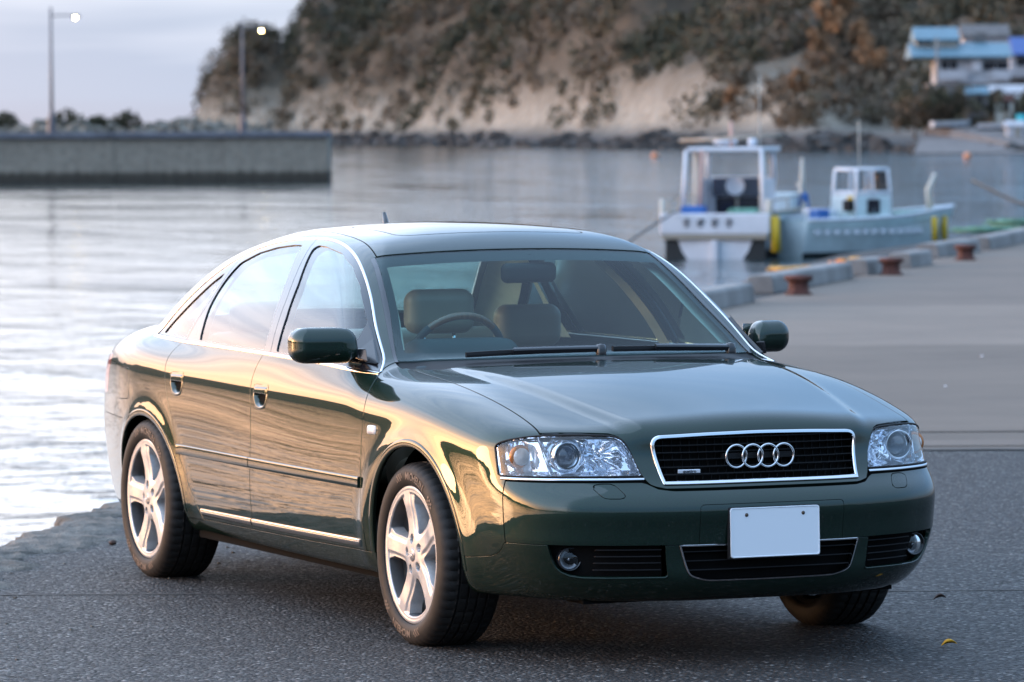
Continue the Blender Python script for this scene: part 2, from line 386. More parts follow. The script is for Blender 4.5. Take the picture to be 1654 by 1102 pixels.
def surface_nets(f, lo, hi, h, newton=4):
    ax = [np.arange(l, u+h, h) for l, u in zip(lo, hi)]
    X, Y, Z = np.meshgrid(*ax, indexing='ij')
    v = np.empty(X.shape)
    for i in range(0, len(ax[0]), 40):
        v[i:i+40] = f(np.stack([X[i:i+40], Y[i:i+40], Z[i:i+40]], -1))
    nx, ny, nz = v.shape; ins = v < 0
    c = sum(ins[i:nx-1+i, j:ny-1+j, k:nz-1+k].astype(np.int8) for i in (0, 1) for j in (0, 1) for k in (0, 1))
    act = (c > 0) & (c < 8); I = np.argwhere(act); idx = -np.ones(act.shape, np.int64); idx[act] = np.arange(len(I))
    S = np.zeros((len(I), 3)); cnt = np.zeros(len(I)); corner = np.array([[i, j, k] for i in (0, 1) for j in (0, 1) for k in (0, 1)])
    for a in range(8):
        for bq in range(a+1, 8):
            if np.abs(corner[a]-corner[bq]).sum() != 1: continue
            A = I+corner[a]; B = I+corner[bq]; va = v[tuple(A.T)]; vb = v[tuple(B.T)]
            cr = (va < 0) != (vb < 0); t = np.where(cr, va/np.where(cr, va-vb, 1), 0)
            S[cr] += (A+(B-A)*t[:, None])[cr]; cnt[cr] += 1
    V = np.array(lo)+h*S/cnt[:, None]
    T = []
    for d in range(3):
        e1, e2 = [(1, 2), (2, 0), (0, 1)][d]
        s0 = [slice(None)]*3; s1 = [slice(None)]*3; s0[d] = slice(0, -1); s1[d] = slice(1, None)
        ch = ins[tuple(s0)] != ins[tuple(s1)]; E = np.argwhere(ch)
        sh = act.shape; ok = (E[:, e1] > 0) & (E[:, e2] > 0) & (E[:, e1] < sh[e1]) & (E[:, e2] < sh[e2]) & (E[:, d] < sh[d]); E = E[ok]
        o = [np.zeros(3, int) for _ in range(4)]; o[1][e1] = -1; o[2][e1] = -1; o[2][e2] = -1; o[3][e2] = -1
        q = np.stack([idx[tuple((E+k).T)] for k in o], 1)
        flip = ~ins[tuple(E.T)]; q[flip] = q[flip][:, ::-1]
        T += [q[:, [0, 1, 2]], q[:, [0, 2, 3]]]
    T = np.concatenate(T)
    def gr(p):
        e = 1e-4; return np.stack([(f(p+d)-f(p-d))/(2*e) for d in np.eye(3)*e], -1)
    for _ in range(newton):
        G = gr(V); fv = f(V); st = G*(fv/np.maximum((G*G).sum(1), 1e-6))[:, None]
        ln = np.linalg.norm(st, axis=1, keepdims=True); V = V-st*np.minimum(1, h*.8/np.maximum(ln, 1e-9))
    N = unit(gr(V))
    a, bb, cc = V[T[:, 0]], V[T[:, 1]], V[T[:, 2]]
    fn = np.cross(bb-a, cc-a); bad = (fn*N[T[:, 0]]).sum(1) < 0
    if bad.mean() > .5: T = T[:, ::-1]
    return V, T, N

def cut(S, fn):
    """keep the part of a triangle sheet where fn < 0, splitting the triangles on the line"""
    V, T, N = S
    if len(T) == 0: return S
    f = fn(V); f = np.where(np.abs(f) < 1e-7, 1e-7, f); ins = f < 0; c = ins[T].sum(1)
    out = [T[c == 3]]
    def rot(t, flag):
        k = np.argmax(flag, 1); r = np.arange(len(t)); return np.stack([t[r, k], t[r, (k+1) % 3], t[r, (k+2) % 3]], 1)
    T1 = rot(T[c == 1], ins[T[c == 1]]); T2 = rot(T[c == 2], ~ins[T[c == 2]])
    E = np.concatenate([T1[:, [0, 1]], T1[:, [0, 2]], T2[:, [1, 0]], T2[:, [2, 0]]])
    if len(E):
        Es = np.sort(E, 1); U, inv = np.unique(Es, axis=0, return_inverse=True); inv = inv.ravel()
        a, bq = U[:, 0], U[:, 1]; t = (f[a]/(f[a]-f[bq]))[:, None]
        NV = V[a]+(V[bq]-V[a])*t; NN = unit(N[a]+(N[bq]-N[a])*t)
        k = len(V)+inv; n1, n2 = len(T1), len(T2)
        p, q = k[:n1], k[n1:2*n1]; u, v2 = k[2*n1:2*n1+n2], k[2*n1+n2:]
        out += [np.stack([T1[:, 0], p, q], 1), np.stack([u, T2[:, 1], T2[:, 2]], 1), np.stack([u, T2[:, 2], v2], 1)]
        V = np.concatenate([V, NV]); N = np.concatenate([N, NN])
    T = np.concatenate(out)
    used = np.unique(T); m = -np.ones(len(V), np.int64); m[used] = np.arange(len(used))
    return V[used], m[T], N[used]
def cuts(S, *fns):
    for f in fns: S = cut(S, f)
    return S
def join(*Ss):
    V = np.concatenate([s[0] for s in Ss]); N = np.concatenate([s[2] for s in Ss]); o = 0; T = []
    for s in Ss: T.append(s[1]+o); o += len(s[0])
    return V, np.concatenate(T), N
def weld(S, eps=2e-5):
    k = np.round(S[0]/eps).astype(np.int64); _, i, inv = np.unique(k, axis=0, return_index=True, return_inverse=True); inv = inv.ravel()
    T = inv[S[1]]; ok = (T[:, 0] != T[:, 1]) & (T[:, 1] != T[:, 2]) & (T[:, 0] != T[:, 2]); return S[0][i], T[ok], S[2][i]
def offset(S, d): return S[0]+S[2]*d, S[1], S[2]
def lip(S, depth=.012, n_steps=1):
    """turn the free edges inwards so that every panel shows a real thickness"""
    V, T, N = S
    E = np.concatenate([T[:, [0, 1]], T[:, [1, 2]], T[:, [2, 0]]]); Es = np.sort(E, 1)
    U, i, ct = np.unique(Es, axis=0, return_index=True, return_counts=True)
    B = E[i[ct == 1]]
    if len(B) == 0: return S
    a, bq = B[:, 0], B[:, 1]; t = unit(V[bq]-V[a]); on = np.cross(t, unit(N[a]+N[bq])); acc = np.zeros_like(V)
    np.add.at(acc, a, on); np.add.at(acc, bq, on); used = np.unique(B); on = unit(acc[used])
    m = -np.ones(len(V), np.int64); m[used] = np.arange(len(used)); k = len(V); n = len(used)
    r = .0016
    R1 = V[used]; N1 = unit(N[used]*.7+on*.7)
    R2 = V[used]+on*r*.5-N[used]*r; N2 = on
    R3 = V[used]-N[used]*depth
    VV = np.concatenate([V, R2, R3]); NN = np.concatenate([N, N2, N2])
    A = m[a]; Bq = m[bq]
    F1 = np.concatenate([np.stack([a, k+A, bq], 1), np.stack([bq, k+A, k+Bq], 1), np.stack([k+A, k+n+A, k+Bq], 1), np.stack([k+Bq, k+n+A, k+n+Bq], 1)])
    return VV, np.concatenate([T, F1]), NN
def flip_y(S): return S[0]*[1, -1, 1], S[1][:, ::-1], S[2]*[1, -1, 1]
def sheet(name, S, m, parent, lipd=0.0):
    if lipd: S = lip(S, lipd)
    return mesh(name, S[0], S[1], m, parent, True, S[2])
def pwl(xs, ys):
    xs = np.array(xs, float); ys = np.array(ys, float); o = np.argsort(xs); return lambda x: np.interp(x, xs[o], ys[o])
def sdf(poly, u, v):
    """signed distance to a closed polygon, negative inside"""
    P = np.array(poly, float); d2 = np.full(u.shape, 1e9); s = np.ones(u.shape)
    for i in range(len(P)):
        a = P[i]; bq = P[i-1]; e = bq-a; wx = u-a[0]; wy = v-a[1]
        t = np.clip((wx*e[0]+wy*e[1])/max(e@e, 1e-12), 0, 1); bx = wx-e[0]*t; by = wy-e[1]*t
        d2 = np.minimum(d2, bx*bx+by*by)
        c1 = v >= a[1]; c2 = v < bq[1]; c3 = e[0]*wy > e[1]*wx
        s = np.where((c1 & c2 & c3) | (~c1 & ~c2 & ~c3), -s, s)
    return s*np.sqrt(d2)
def rounded(poly, rad, n=5):
    """polygon with rounded corners; rad a number or one per corner"""
    P = np.array(poly, float); out = []; k = len(P)
    for i in range(k):
        r = rad if np.isscalar(rad) else rad[i]
        p, a, bq = P[i], P[i-1], P[(i+1) % k]
        if r <= 0: out.append(p); continue
        d1 = unit(a-p); d2 = unit(bq-p); L = min(r, .45*np.linalg.norm(a-p), .45*np.linalg.norm(bq-p))
        for t in np.linspace(0, 1, n):
            out.append((1-t)**2*(p+d1*L)+2*t*(1-t)*p+t*t*(p+d2*L))
    return np.array(out)
def smooth_path(pts, n):
    P = np.array(pts, float); d = np.concatenate([[0], np.cumsum(np.linalg.norm(np.diff(P, axis=0), axis=1))])
    return np.stack([Sp(d, P[:, i])(np.linspace(0, d[-1], n)) for i in range(P.shape[1])], -1)
def lin_path(pts, n):
    P = np.array(pts, float); d = np.concatenate([[0], np.cumsum(np.linalg.norm(np.diff(P, axis=0), axis=1))]); t = np.linspace(0, d[-1], n)
    return np.stack([np.interp(t, d, P[:, i]) for i in range(P.shape[1])], -1)
def strip(P, wd, ht, base=0.0, closed=False, prof=None, N=None):
    """raised strip swept along surface points P (cross-section across the path, along the surface normal)"""
    N = unit(grad(P)) if N is None else N
    T = unit(np.gradient(P, axis=0)) if not closed else unit(np.roll(P, -1, 0)-np.roll(P, 1, 0))
    B = unit(np.cross(T, N)); prof = prof or [(-.5, -.4), (-.5, .55), (-.36, .9), (0, 1), (.36, .9), (.5, .55), (.5, -.4)]
    m = len(prof); V = np.concatenate([P+B*(u*wd)+N*(base+v*ht) for u, v in prof]).reshape(m, len(P), 3).transpose(1, 0, 2).reshape(-1, 3)
    n = len(P); Fc = []
    for i in range(n if closed else n-1):
        k = (i+1) % n
        for j in range(m-1): Fc.append((i*m+j, k*m+j, k*m+j+1, i*m+j+1))
    if not closed: Fc += [tuple(range(m)), tuple((n-1)*m+j for j in range(m))[::-1]]
    return V, Fc
def strip_obj(name, P, wd, ht, m, parent, base=0.0, closed=False, prof=None, mirror=False, N=None):
    V, Fc = strip(P, wd, ht, base, closed, prof, N)
    if mirror: V = V*[1, -1, 1]
    o = mesh(name, V, Fc, m, parent); 
    bm = bmesh.new(); bm.from_mesh(o.data); bmesh.ops.recalc_face_normals(bm, faces=bm.faces); bm.to_mesh(o.data); bm.free()
    return autosmooth(o, 50)
def implicit_obj(name, f, lo, hi, h, m, parent=None):
    V, T, N = surface_nets(f, lo, hi, h); return mesh(name, V, T, m, parent, True, N)
def rbox_f(c, d, r, rot=None):
    c = np.array(c, float); d = np.array(d, float)/2-r
    Mx = None if rot is None else np.array(rot)
    def f(p):
        q = p-c
        if Mx is not None: q = q @ Mx
        q = np.abs(q)-d; return np.linalg.norm(np.maximum(q, 0), axis=-1)+np.minimum(q.max(-1), 0)-r
    return f

# ------------------------------------------------------------------ panel lines (right-hand side; measured on the body)
door_front = pwl([.2, .30, .36, .44, .50, .56, .66, .72, .78, .82, .85, .878, .90, .915, .932, .942, .95, 1.0], [-.392, -.395, -.400, -.411, -.416, -.418, -.415, -.409, -.404, -.405, -.410, -.421, -.442, -.467, -.495, -.506, -.511, -.53])
b_split = pwl(*Sp([.18, .33, .44, .55, .65, .75, .84, .90, .955, 1.0], [-1.588, -1.582, -1.567, -1.542, -1.527, -1.529, -1.537, -1.519, -1.485, -1.46]).__call__(np.linspace(.18, 1., 50))[None].repeat(2, 0)*[[0], [1]]+np.array([np.linspace(.18, 1., 50), 0*np.linspace(.18, 1., 50)]))
door_rear = pwl(*np.array([np.linspace(.2, 1., 60), Sp([.2, .273, .33, .40, .483, .566, .669, .75, .804, .856, .905, .952, 1.0], [-2.150, -2.192, -2.240, -2.293, -2.347, -2.401, -2.456, -2.492, -2.512, -2.528, -2.518, -2.466, -2.42])(np.linspace(.2, 1., 60))]))
belt = pwl(*np.array([np.linspace(-2.95, -.4, 60), Sp([-2.95, -2.84, -2.45, -1.465, -.95, -.47, -.40], [.962, .959, .950, .944, .9345, .916, .9125])(np.linspace(-2.95, -.4, 60))]))
sill_top = pwl([-2.6, -2.187, -1.64, -.98, -.40, .1], [.266, .271, .277, .284, .293, .300])
hood_gap = pwl(*np.array([np.linspace(-.6, .8, 60), Sp([-.6, -.41, -.2, 0, .12, .26, .40, .5, .6, .66, .72, .8], [.69, .700, .707, .7055, .7035, .699, .693, .690, .690, .692, .695, .70])(np.linspace(-.6, .8, 60))]))
hood_rear = lambda s: -.14-.061*s*s-1.9*s**6
glass_base = lambda s: -.34-.37*s*s
ws_top = lambda s: -1.045-.095*s*s
ws_in = pwl([.90, .935, 1.03, 1.124, 1.22, 1.309, 1.36], [.717, .705, .670, .629, .594, .559, .54])
ws_out = pwl([.90, .944, 1.04, 1.134, 1.223, 1.307, 1.36], [.728, .714, .682, .647, .613, .577, .556])
roof_gap = pwl(*np.array([np.linspace(-3.0, -.9, 60), Sp([-3.0, -2.6, -2.3, -2.0, -1.636, -1.438, -1.241, -1.066, -.9], [.53, .505, .49, .485, .497, .512, .529, .553, .58])(np.linspace(-3.0, -.9, 60))]))
bump_low = pwl([.1, .30, .397, .47, .544, .58, .611, .63, .645, .66, 1.3], [.332, .335, .337, .343, .350, .357, .371, .385, .401, .4045, .405])
HOOD_FRONT = [(-.694, .766), (-.64, .769), (-.58, .769), (-.503, .7665), (-.481, .759), (-.463, .740), (-.444, .700), (-.428, .642), (-.415, .615), (-.40, .597), (-.36, .588), (.36, .588), (.40, .597), (.415, .615), (.428, .642), (.444, .700), (.463, .740), (.481, .759), (.503, .7665), (.58, .769), (.64, .769), (.694, .766), (.80, .766), (.80, 1.2), (-.80, 1.2), (-.80, .766)]
HEAD = rounded([(.803, .7285), (.773, .7445), (.734, .7545), (.694, .7595), (.638, .7620), (.579, .7630), (.503, .7610), (.475, .755), (.457, .735), (.438, .697), (.420, .629), (.49, .6285), (.673, .6265), (.806, .6245)], [.02, .01, .01, .01, .01, .01, .02, .012, .015, .01, .006, 0, 0, .008])
BUMP_TOP = pwl([0, .34, .385, .40, .415, .43, .5, 1.0], [.582, .583, .589, .597, .606, .6105, .6105, .6085])
GRILLE = rounded([(-.3645, .6005), (.3645, .6005), (.390, .762), (.2, .7695), (0, .7725), (-.2, .7695), (-.390, .762)], [.004, .004, .045, .05, .05, .05, .045], 7)
LOWG = rounded([(-.336, .4065), (.336, .4065), (.315, .338), (.300, .300), (.24, .2805), (0, .279), (-.24, .2805), (-.300, .300), (-.315, .338)], [.003, .003, .02, .03, .03, 0, .03, .03, .02])
FOG = rounded([(.722, .4075), (.704, .352), (.680, .315), (.645, .2965), (.60, .2955), (.48, .2965), (.366, .2970), (.371, .335), (.378, .4075)], [.004, .015, .02, .02, .02, 0, .012, .01, .003])
DLO = np.concatenate([lin_path([(-2.868, .9655), (-2.45, .955), (-1.465, .949), (-.95, .9395), (-.475, .9195)], 40), smooth_path([(-.475, .9195), (-.512, .9365), (-.60, .9935), (-.68, 1.050), (-.755, 1.103), (-.83, 1.155), (-.962, 1.234), (-1.116, 1.299), (-1.304, 1.343), (-1.519, 1.365), (-1.757, 1.3665), (-1.996, 1.352), (-2.171, 1.329), (-2.36, 1.280), (-2.521, 1.202), (-2.689, 1.097), (-2.868, .9665)], 90)[1:]])
ARCH = dict(f=(.025, .316, .366, .374), r=(-2.77, .312, .405, .334))
def arch_f(P):
    o = []
    for x0, z0, a, bq in ARCH.values():
        dx, dz = (P[:, 0]-x0)/a, (P[:, 2]-z0)/bq; r = np.sqrt(dx*dx+np.maximum(dz, 0)**2); o.append((r-1)*a)
    return np.minimum(o[0], o[1])
# ------------------------------------------------------------------ the car
G2 = .0028                                   # half a panel gap
car = empty('parked_car', (0, 0, 0))
tag(car, 'dark green metallic four-door saloon parked on the quay with four rings on its grille', 'car')
BODY = surface_nets(F, (-3.93, -.96, .10), (1.14, .96, 1.47), .0145)
X_, Y_, Z_ = (lambda P: P[:, 0]), (lambda P: P[:, 1]), (lambda P: P[:, 2])
S_ = lambda P: np.abs(P[:, 1])
neg = lambda f: (lambda P: -f(P))
def sub(S, lo, hi):
    V, T, N = S; a = V[T]; ok = ((a.max(1) > np.array(lo)) & (a.min(1) < np.array(hi))).all(1); T = T[ok]
    u = np.unique(T); m = -np.ones(len(V), np.int64); m[u] = np.arange(len(u)); return V[u], m[T], N[u]
f_right = lambda P: P[:, 1]
f_head = lambda P: sdf(HEAD, S_(P), Z_(P))
f_hoodfront = lambda P: sdf(HOOD_FRONT, Y_(P), Z_(P))
f_dlo = lambda P: sdf(DLO, X_(P), Z_(P))
arch_cut = lambda P: -arch_f(P)
def both(name, S, m, parent_r, parent_l, lipd=.012):
    return sheet(name, S, m, parent_r, lipd), sheet(name, flip_y(S), m, parent_l, lipd)

# hood
S = sub(BODY, (-.75, -.8, .55), (1.2, .8, 1.1))
S = cuts(S, lambda P: hood_rear(S_(P))-X_(P), lambda P: S_(P)-hood_gap(X_(P))+G2, lambda P: f_hoodfront(P)+.003, lambda P: -sdf(GRILLE, Y_(P), Z_(P)))
hood = sheet('hood', S, M['paint'], car, .014)

# front bumper: upper skin and lower apron
S0 = sub(BODY, (.2, -.95, .1), (1.2, .95, .66))
S = cuts(S0, lambda P: .655+G2-X_(P), lambda P: .4052+.001-Z_(P), lambda P: Z_(P)-BUMP_TOP(S_(P))+.002)
wash = rounded([(-.590, .598), (-.566, .606), (-.518, .606), (-.495, .568), (-.510, .560), (-.566, .560)], .014)
fw1 = lambda P: sdf(wash, -S_(P), Z_(P))
fcar = lambda P: sdf(rounded([(-.266, .30), (.266, .30), (.266, .537), (-.266, .537)], .014), Y_(P), Z_(P))
bumper = sheet('front_bumper', cuts(S, lambda P: -fw1(P)+.0015, lambda P: -fcar(P)+.0012), M['paint'], car, .012)
for sgn in (-1, 1):
    sheet('washer_cover', cuts(S, lambda P: sgn*-Y_(P), lambda P: fw1(P)+.0015), M['paint'], bumper, .008)
sheet('plate_mount', cuts(S, lambda P: fcar(P)+.0012), M['paint'], bumper, .008)
S = cuts(S0, lambda P: Z_(P)-bump_low(X_(P))+.0016, lambda P: -sdf(LOWG, Y_(P), Z_(P)), lambda P: -sdf(FOG, S_(P), Z_(P)), arch_cut, lambda P: .212-Z_(P))
apron = sheet('bumper_apron', S, M['paint'], car, .014)

# per-side panels
R_, L_ = {}, {}
SR = cut(BODY, lambda P: Y_(P)+.0)
S0 = sub(SR, (-.7, -1, .1), (.85, 0, 1.0))
Sa = cuts(S0, arch_cut, lambda P: door_front(Z_(P))+G2-X_(P), lambda P: sill_top(X_(P))+.002-Z_(P), lambda P: np.where(X_(P) > .2, bump_low(X_(P))+.0016-Z_(P), -1.))
lo_ = cuts(Sa, lambda P: Z_(P)-.6265, lambda P: X_(P)-.655+G2)
hi_ = cuts(Sa, lambda P: .6265-Z_(P), lambda P: -f_head(P)+.003, lambda P: X_(P)-.74, lambda P: hood_gap(X_(P))+G2-S_(P), lambda P: .5-S_(P))
hi_ = cuts(hi_, lambda P: ws_out(Z_(P))-S_(P)+np.where((X_(P) < -.42), 0, -1.))
fend = weld(join(lo_, hi_))
R_['fender'], L_['fender'] = both('front_fender', fend, M['paint'], car, car, .014)

S0 = sub(SR, (-2.7, -1, .1), (-.3, 0, 1.0))
door_h = rounded([(-.078, .001), (.079, .004), (.071, -.052), (.052, -.080), (0, -.090), (-.046, -.080), (-.070, -.046)], [.020, .020, .012, .03, .06, .03, .012], 6)
HND = {'front_door': door_h+[-1.428, .829], 'rear_door': door_h+[-2.376, .832]}
def door_cuts(xa, xb, h):
    return cuts(S0, lambda P: X_(P)-xa(Z_(P))+G2, lambda P: xb(Z_(P))+G2-X_(P), lambda P: Z_(P)-belt(X_(P))-.004, lambda P: sill_top(X_(P))+.002-Z_(P), lambda P: -sdf(h, X_(P), Z_(P)), arch_cut)
R_['front_door'], L_['front_door'] = both('front_door', door_cuts(door_front, b_split, HND['front_door']), M['paint'], car, car)
R_['rear_door'], L_['rear_door'] = both('rear_door', door_cuts(b_split, door_rear, HND['rear_door']), M['paint'], car, car)
S = cuts(sub(SR, (-2.6, -1, .1), (.1, 0, .4)), lambda P: Z_(P)-sill_top(X_(P))+.002, arch_cut, lambda P: X_(P)+.0, lambda P: -2.5-X_(P), lambda P: .195-Z_(P), lambda P: .5-S_(P))
both('rocker_panel', S, M['paint'], car, car, .012)

# body side: quarter panel, pillars and roof rail in one pressing
S0 = cuts(sub(SR, (-3.9, -1, .2), (-.3, 0, 1.5)), lambda P: .35-S_(P), arch_cut, lambda P: -f_dlo(P)+.0)
ws_zone = lambda P: np.minimum(ws_out(Z_(P))-S_(P), X_(P)-ws_top(S_(P)))
A = cuts(S0, lambda P: belt(X_(P))-Z_(P)-.0, lambda P: X_(P)-door_front(Z_(P))+G2, ws_zone)
RW = rounded([(-3.03, .645), (-2.50, .505), (-2.455, .30), (-2.44, 0), (-2.455, -.30), (-2.50, -.505), (-3.03, -.645), (-3.10, -.3), (-3.115, 0), (-3.10, .3)], .04)
f_rw = lambda P: sdf(RW, X_(P), Y_(P))
not_roof = lambda P: np.where((Z_(P) > 1.1) & (X_(P) > -2.62), roof_gap(X_(P))+G2-S_(P), -1.)
A = cuts(A, not_roof, lambda P: np.where(Z_(P) > .96, -f_rw(P), -1.))
Bq = cuts(S0, lambda P: Z_(P)-belt(X_(P)), lambda P: X_(P)-door_rear(Z_(P))+G2, lambda P: .262-Z_(P))
TAIL = rounded([(-3.40, .862), (-3.95, .872), (-3.95, .69), (-3.47, .70)], .02)
f_tail = lambda P: sdf(TAIL, X_(P), Z_(P))
lid = lambda P: np.where(Z_(P) > .72, (.60-S_(P)), -1.)
flap = rounded([(-3.140, .822), (-2.985, .828), (-2.995, .700), (-3.170, .692)], .022)
f_flap = lambda P: sdf(flap, X_(P), Z_(P))
U = weld(join(A, Bq))
U = cuts(U, lambda P: np.minimum(np.minimum(-2.95-X_(P), .60-S_(P)+G2), Z_(P)-.72), lambda P: np.minimum(-3.1-X_(P), .617-Z_(P)), lambda P: -f_tail(P)+.002)
Uf = cut(U, lambda P: -f_flap(P)+.0024)
R_['side'] = sheet('body_side', Uf, M['paint'], car, .012); L_['side'] = sheet('body_side', flip_y(U), M['paint'], car, .012)
sheet('fuel_flap', cuts(U, lambda P: f_flap(P)+.0016), M['paint'], R_['side'], .006)
S = cuts(sub(SR, (-3.95, -1, .6), (-3.3, 0, .95)), lambda P: f_tail(P)+.001, lambda P: .45-S_(P))
both('tail_lamp', S, M['red'], car, car, .02)
S = cuts(sub(BODY, (-3.95, -1, .1), (-2.7, 1, .70)), lambda P: Z_(P)-.615+.002, lambda P: X_(P)+3.1-np.where(Z_(P) < .3, 0, 0), arch_cut, lambda P: .20-Z_(P))
sheet('rear_bumper', S, M['paint'], car, .012)
S = cuts(sub(BODY, (-3.95, -.7, .55), (-2.9, .7, 1.2)), lambda P: .615+.002-Z_(P), lambda P: X_(P)+2.97, lambda P: np.where(Z_(P) > .72, S_(P)-.60+G2, S_(P)-.66), lambda P: -f_rw(P)+.002, lambda P: np.where(Z_(P) < .872, np.minimum(.45-S_(P), 1)*0+np.where(S_(P) > .45, -f_tail(P)+.002, -1), -1.), lambda P: Z_(P)-1.075)
sheet('trunk_lid', S, M['paint'], car, .012)

# roof with sunroof panel
S = cuts(sub(BODY, (-2.75, -.7, 1.2), (-.95, .7, 1.5)), lambda P: S_(P)-roof_gap(X_(P))+G2, lambda P: X_(P)-ws_top(S_(P))+.004, lambda P: -f_rw(P)+.002, lambda P: -2.62-X_(P))
SUNR = rounded([(-1.262, -.388), (-1.245, -.2), (-1.240, 0), (-1.245, .2), (-1.262, .388), (-1.76, .388), (-1.76, -.388)], [.07, .02, 0, .02, .07, .05, .05], 7)
f_sun = lambda P: sdf(SUNR, X_(P), Y_(P))
roof = sheet('roof', cut(S, lambda P: -f_sun(P)+.0045), M['paint'], car, .010)
sheet('sunroof_panel', cut(S, lambda P: f_sun(P)+.0045), M['paint'], car, .010)

# windscreen, its trim and cowl
S0 = cuts(sub(BODY, (-1.35, -.8, .88), (-.1, .8, 1.42)), lambda P: X_(P)-hood_rear(S_(P))+.004, lambda P: ws_top(S_(P))+.002-X_(P))
S = cuts(S0, lambda P: X_(P)-glass_base(S_(P)), lambda P: S_(P)-ws_in(Z_(P)))
ws = sheet('windshield', offset(S, -.003), M['wglass'], car)
FR = lambda P: np.maximum(np.maximum(X_(P)-glass_base(S_(P))+.055, ws_top(S_(P))+.075-X_(P)), S_(P)-ws_in(Z_(P))+.030)
sheet('glass_border', cut(offset(S, -.006), lambda P: -FR(P)), M['frit'], ws)
S = cuts(S0, lambda P: X_(P)-glass_base(S_(P))-.012, lambda P: ws_in(Z_(P))+.0015-S_(P), lambda P: S_(P)-ws_out(Z_(P))+.001)
for sg in (-1, 1): sheet('windshield_trim', cut(S, lambda P: -sg*Y_(P)), M['black_trim'], ws, .008)
S = cuts(sub(BODY, (-.9, -.8, .85), (-.1, .8, 1.1)), lambda P: glass_base(S_(P))-X_(P), lambda P: X_(P)-hood_rear(S_(P))+.004, lambda P: S_(P)-hood_gap(X_(P))-.02)
sheet('cowl_panel', offset(S, -.008), M['black'], car, .01)
S = cuts(sub(BODY, (-3.2, -.7, .9), (-2.3, .7, 1.45)), lambda P: f_rw(P)+.002)
sheet('rear_window', offset(S, -.003), M['wglass'], car)

# side windows
def fside(poly): return lambda P: sdf(poly, X_(P), Z_(P))
FGL = rounded([(-1.605, 1.3335), (-1.49, 1.20), (-1.425, 1.08), (-1.378, .957), (-.60, .938), (-.668, 1.006), (-.745, 1.082), (-.838, 1.143), (-.955, 1.214), (-1.10, 1.275), (-1.29, 1.322), (-1.49, 1.3425), (-1.58, 1.3455)], [.012, 0, 0, .004, .004, 0, .01, 0, 0, 0, 0, 0, .01], 4)
RGL = rounded([(-1.742, 1.343), (-1.62, 1.205), (-1.55, 1.08), (-1.498, .958), (-2.276, .9645), (-2.342, 1.098), (-2.325, 1.2), (-2.285, 1.2635), (-2.15, 1.306), (-1.99, 1.3305), (-1.83, 1.3425)], [.012, 0, 0, .004, .004, .05, .03, .02, 0, 0, 0], 4)
QGL = rounded([(-2.795, .974), (-2.455, .969), (-2.405, 1.08), (-2.378, 1.225), (-2.465, 1.183), (-2.62, 1.083)], [.03, .004, .03, .012, .03, .03], 4)
S0 = cuts(sub(SR, (-2.95, -1, .88), (-.4, -.4, 1.45)), lambda P: f_dlo(P)+.003)
for k, (poly, par) in {'a': (FGL, 'front_door'), 'b': (RGL, 'rear_door'), 'c': (QGL, 'side')}.items():
    both('window_glass', offset(cuts(S0, fside(poly)), -.006), M['glass'], R_[par], L_[par], 0)
fall = lambda P: np.minimum(np.minimum(fside(FGL)(P), fside(RGL)(P)), fside(QGL)(P))
Sf = cuts(S0, lambda P: -fall(P))
fdiv = lambda P: X_(P)-np.interp(Z_(P), [.94, 1.15, 1.3, 1.37], [-1.425, -1.515, -1.615, -1.67])-np.interp(Z_(P), [.94, 1.37], [0, 0])
fdr = lambda P: X_(P)-np.interp(Z_(P), [.94, .966, 1.13, 1.275, 1.37], [-2.440, -2.434, -2.352, -2.325, -2.30])
both('window_frame', offset(cuts(Sf, lambda P: -fdiv(P)+.002), -.001), M['black_trim'], R_['front_door'], L_['front_door'], .009)
both('window_frame', offset(cuts(Sf, lambda P: fdiv(P)+.002, lambda P: -fdr(P)+.002), -.001), M['black_trim'], R_['rear_door'], L_['rear_door'], .009)
both('window_frame', offset(cuts(Sf, lambda P: fdr(P)+.002), -.001), M['black_trim'], R_['side'], L_['side'], .009)
# chrome round the side windows
arc = DLO[39:]; Pa = side_pt(arc[:, 0], arc[:, 1])
bl = lin_path([(-2.866, .9605), (-2.45, .9505), (-1.465, .9445), (-.95, .9350), (-.472, .9160)], 70); Pb = side_pt(bl[:, 0], bl[:, 1])
for P_, wd in ((Pa, .0100), (Pb, .013)):
    P_ = P_[np.isfinite(P_).all(1)]
    for mir in (False, True): strip_obj('window_chrome', P_, wd*(.6 if mir and P_ is Pa else 1), .0035, M['chrome'], (L_ if mir else R_)['side'], base=-.0005, mirror=mir)

# dark inner shell behind the panels, floor, wheel housings
keep = cuts(BODY, arch_cut, lambda P: Z_(P)-np.where((X_(P) < -.52) & (X_(P) > -2.95), belt(X_(P))-.012, .985), lambda P: np.where(X_(P) > .2, -f_head(P)-.004, -1.))
keep = cuts(keep, lambda P: np.where((X_(P) < -.2) & (Z_(P) > .90), np.where(S_(P) < .66, hood_rear(S_(P))*0-.26-X_(P), -1), -1) if False else np.full(len(P), -1.))
keep = cuts(keep, lambda P: np.where(X_(P) > .3, -np.minimum(sdf(GRILLE, Y_(P), Z_(P)), np.minimum(sdf(LOWG, Y_(P), Z_(P)), sdf(FOG, S_(P), Z_(P)))), -1.))
keep = cuts(keep, lambda P: np.where((X_(P) < -.36) & (X_(P) > -3.0) & (Z_(P) > .93), S_(P)*0+1., -1.))
sheet('inner_shell', offset(keep, -.0135), M['dark'], car)
mb = MB()
mb.box((-1.6, 0, .235), (3.6, 1.36, .05)); mb.box((.60, 0, .45), (.04, 1.0, .34)); mb.box((.35, 0, .215), (.9, 1.16, .03)); mb.box((-1.38, 0, .20), (2.0, 1.56, .03)); mb.box((-3.3, 0, .30), (.8, 1.2, .05))  # floor plus low trays, added and widened to darken the ground below
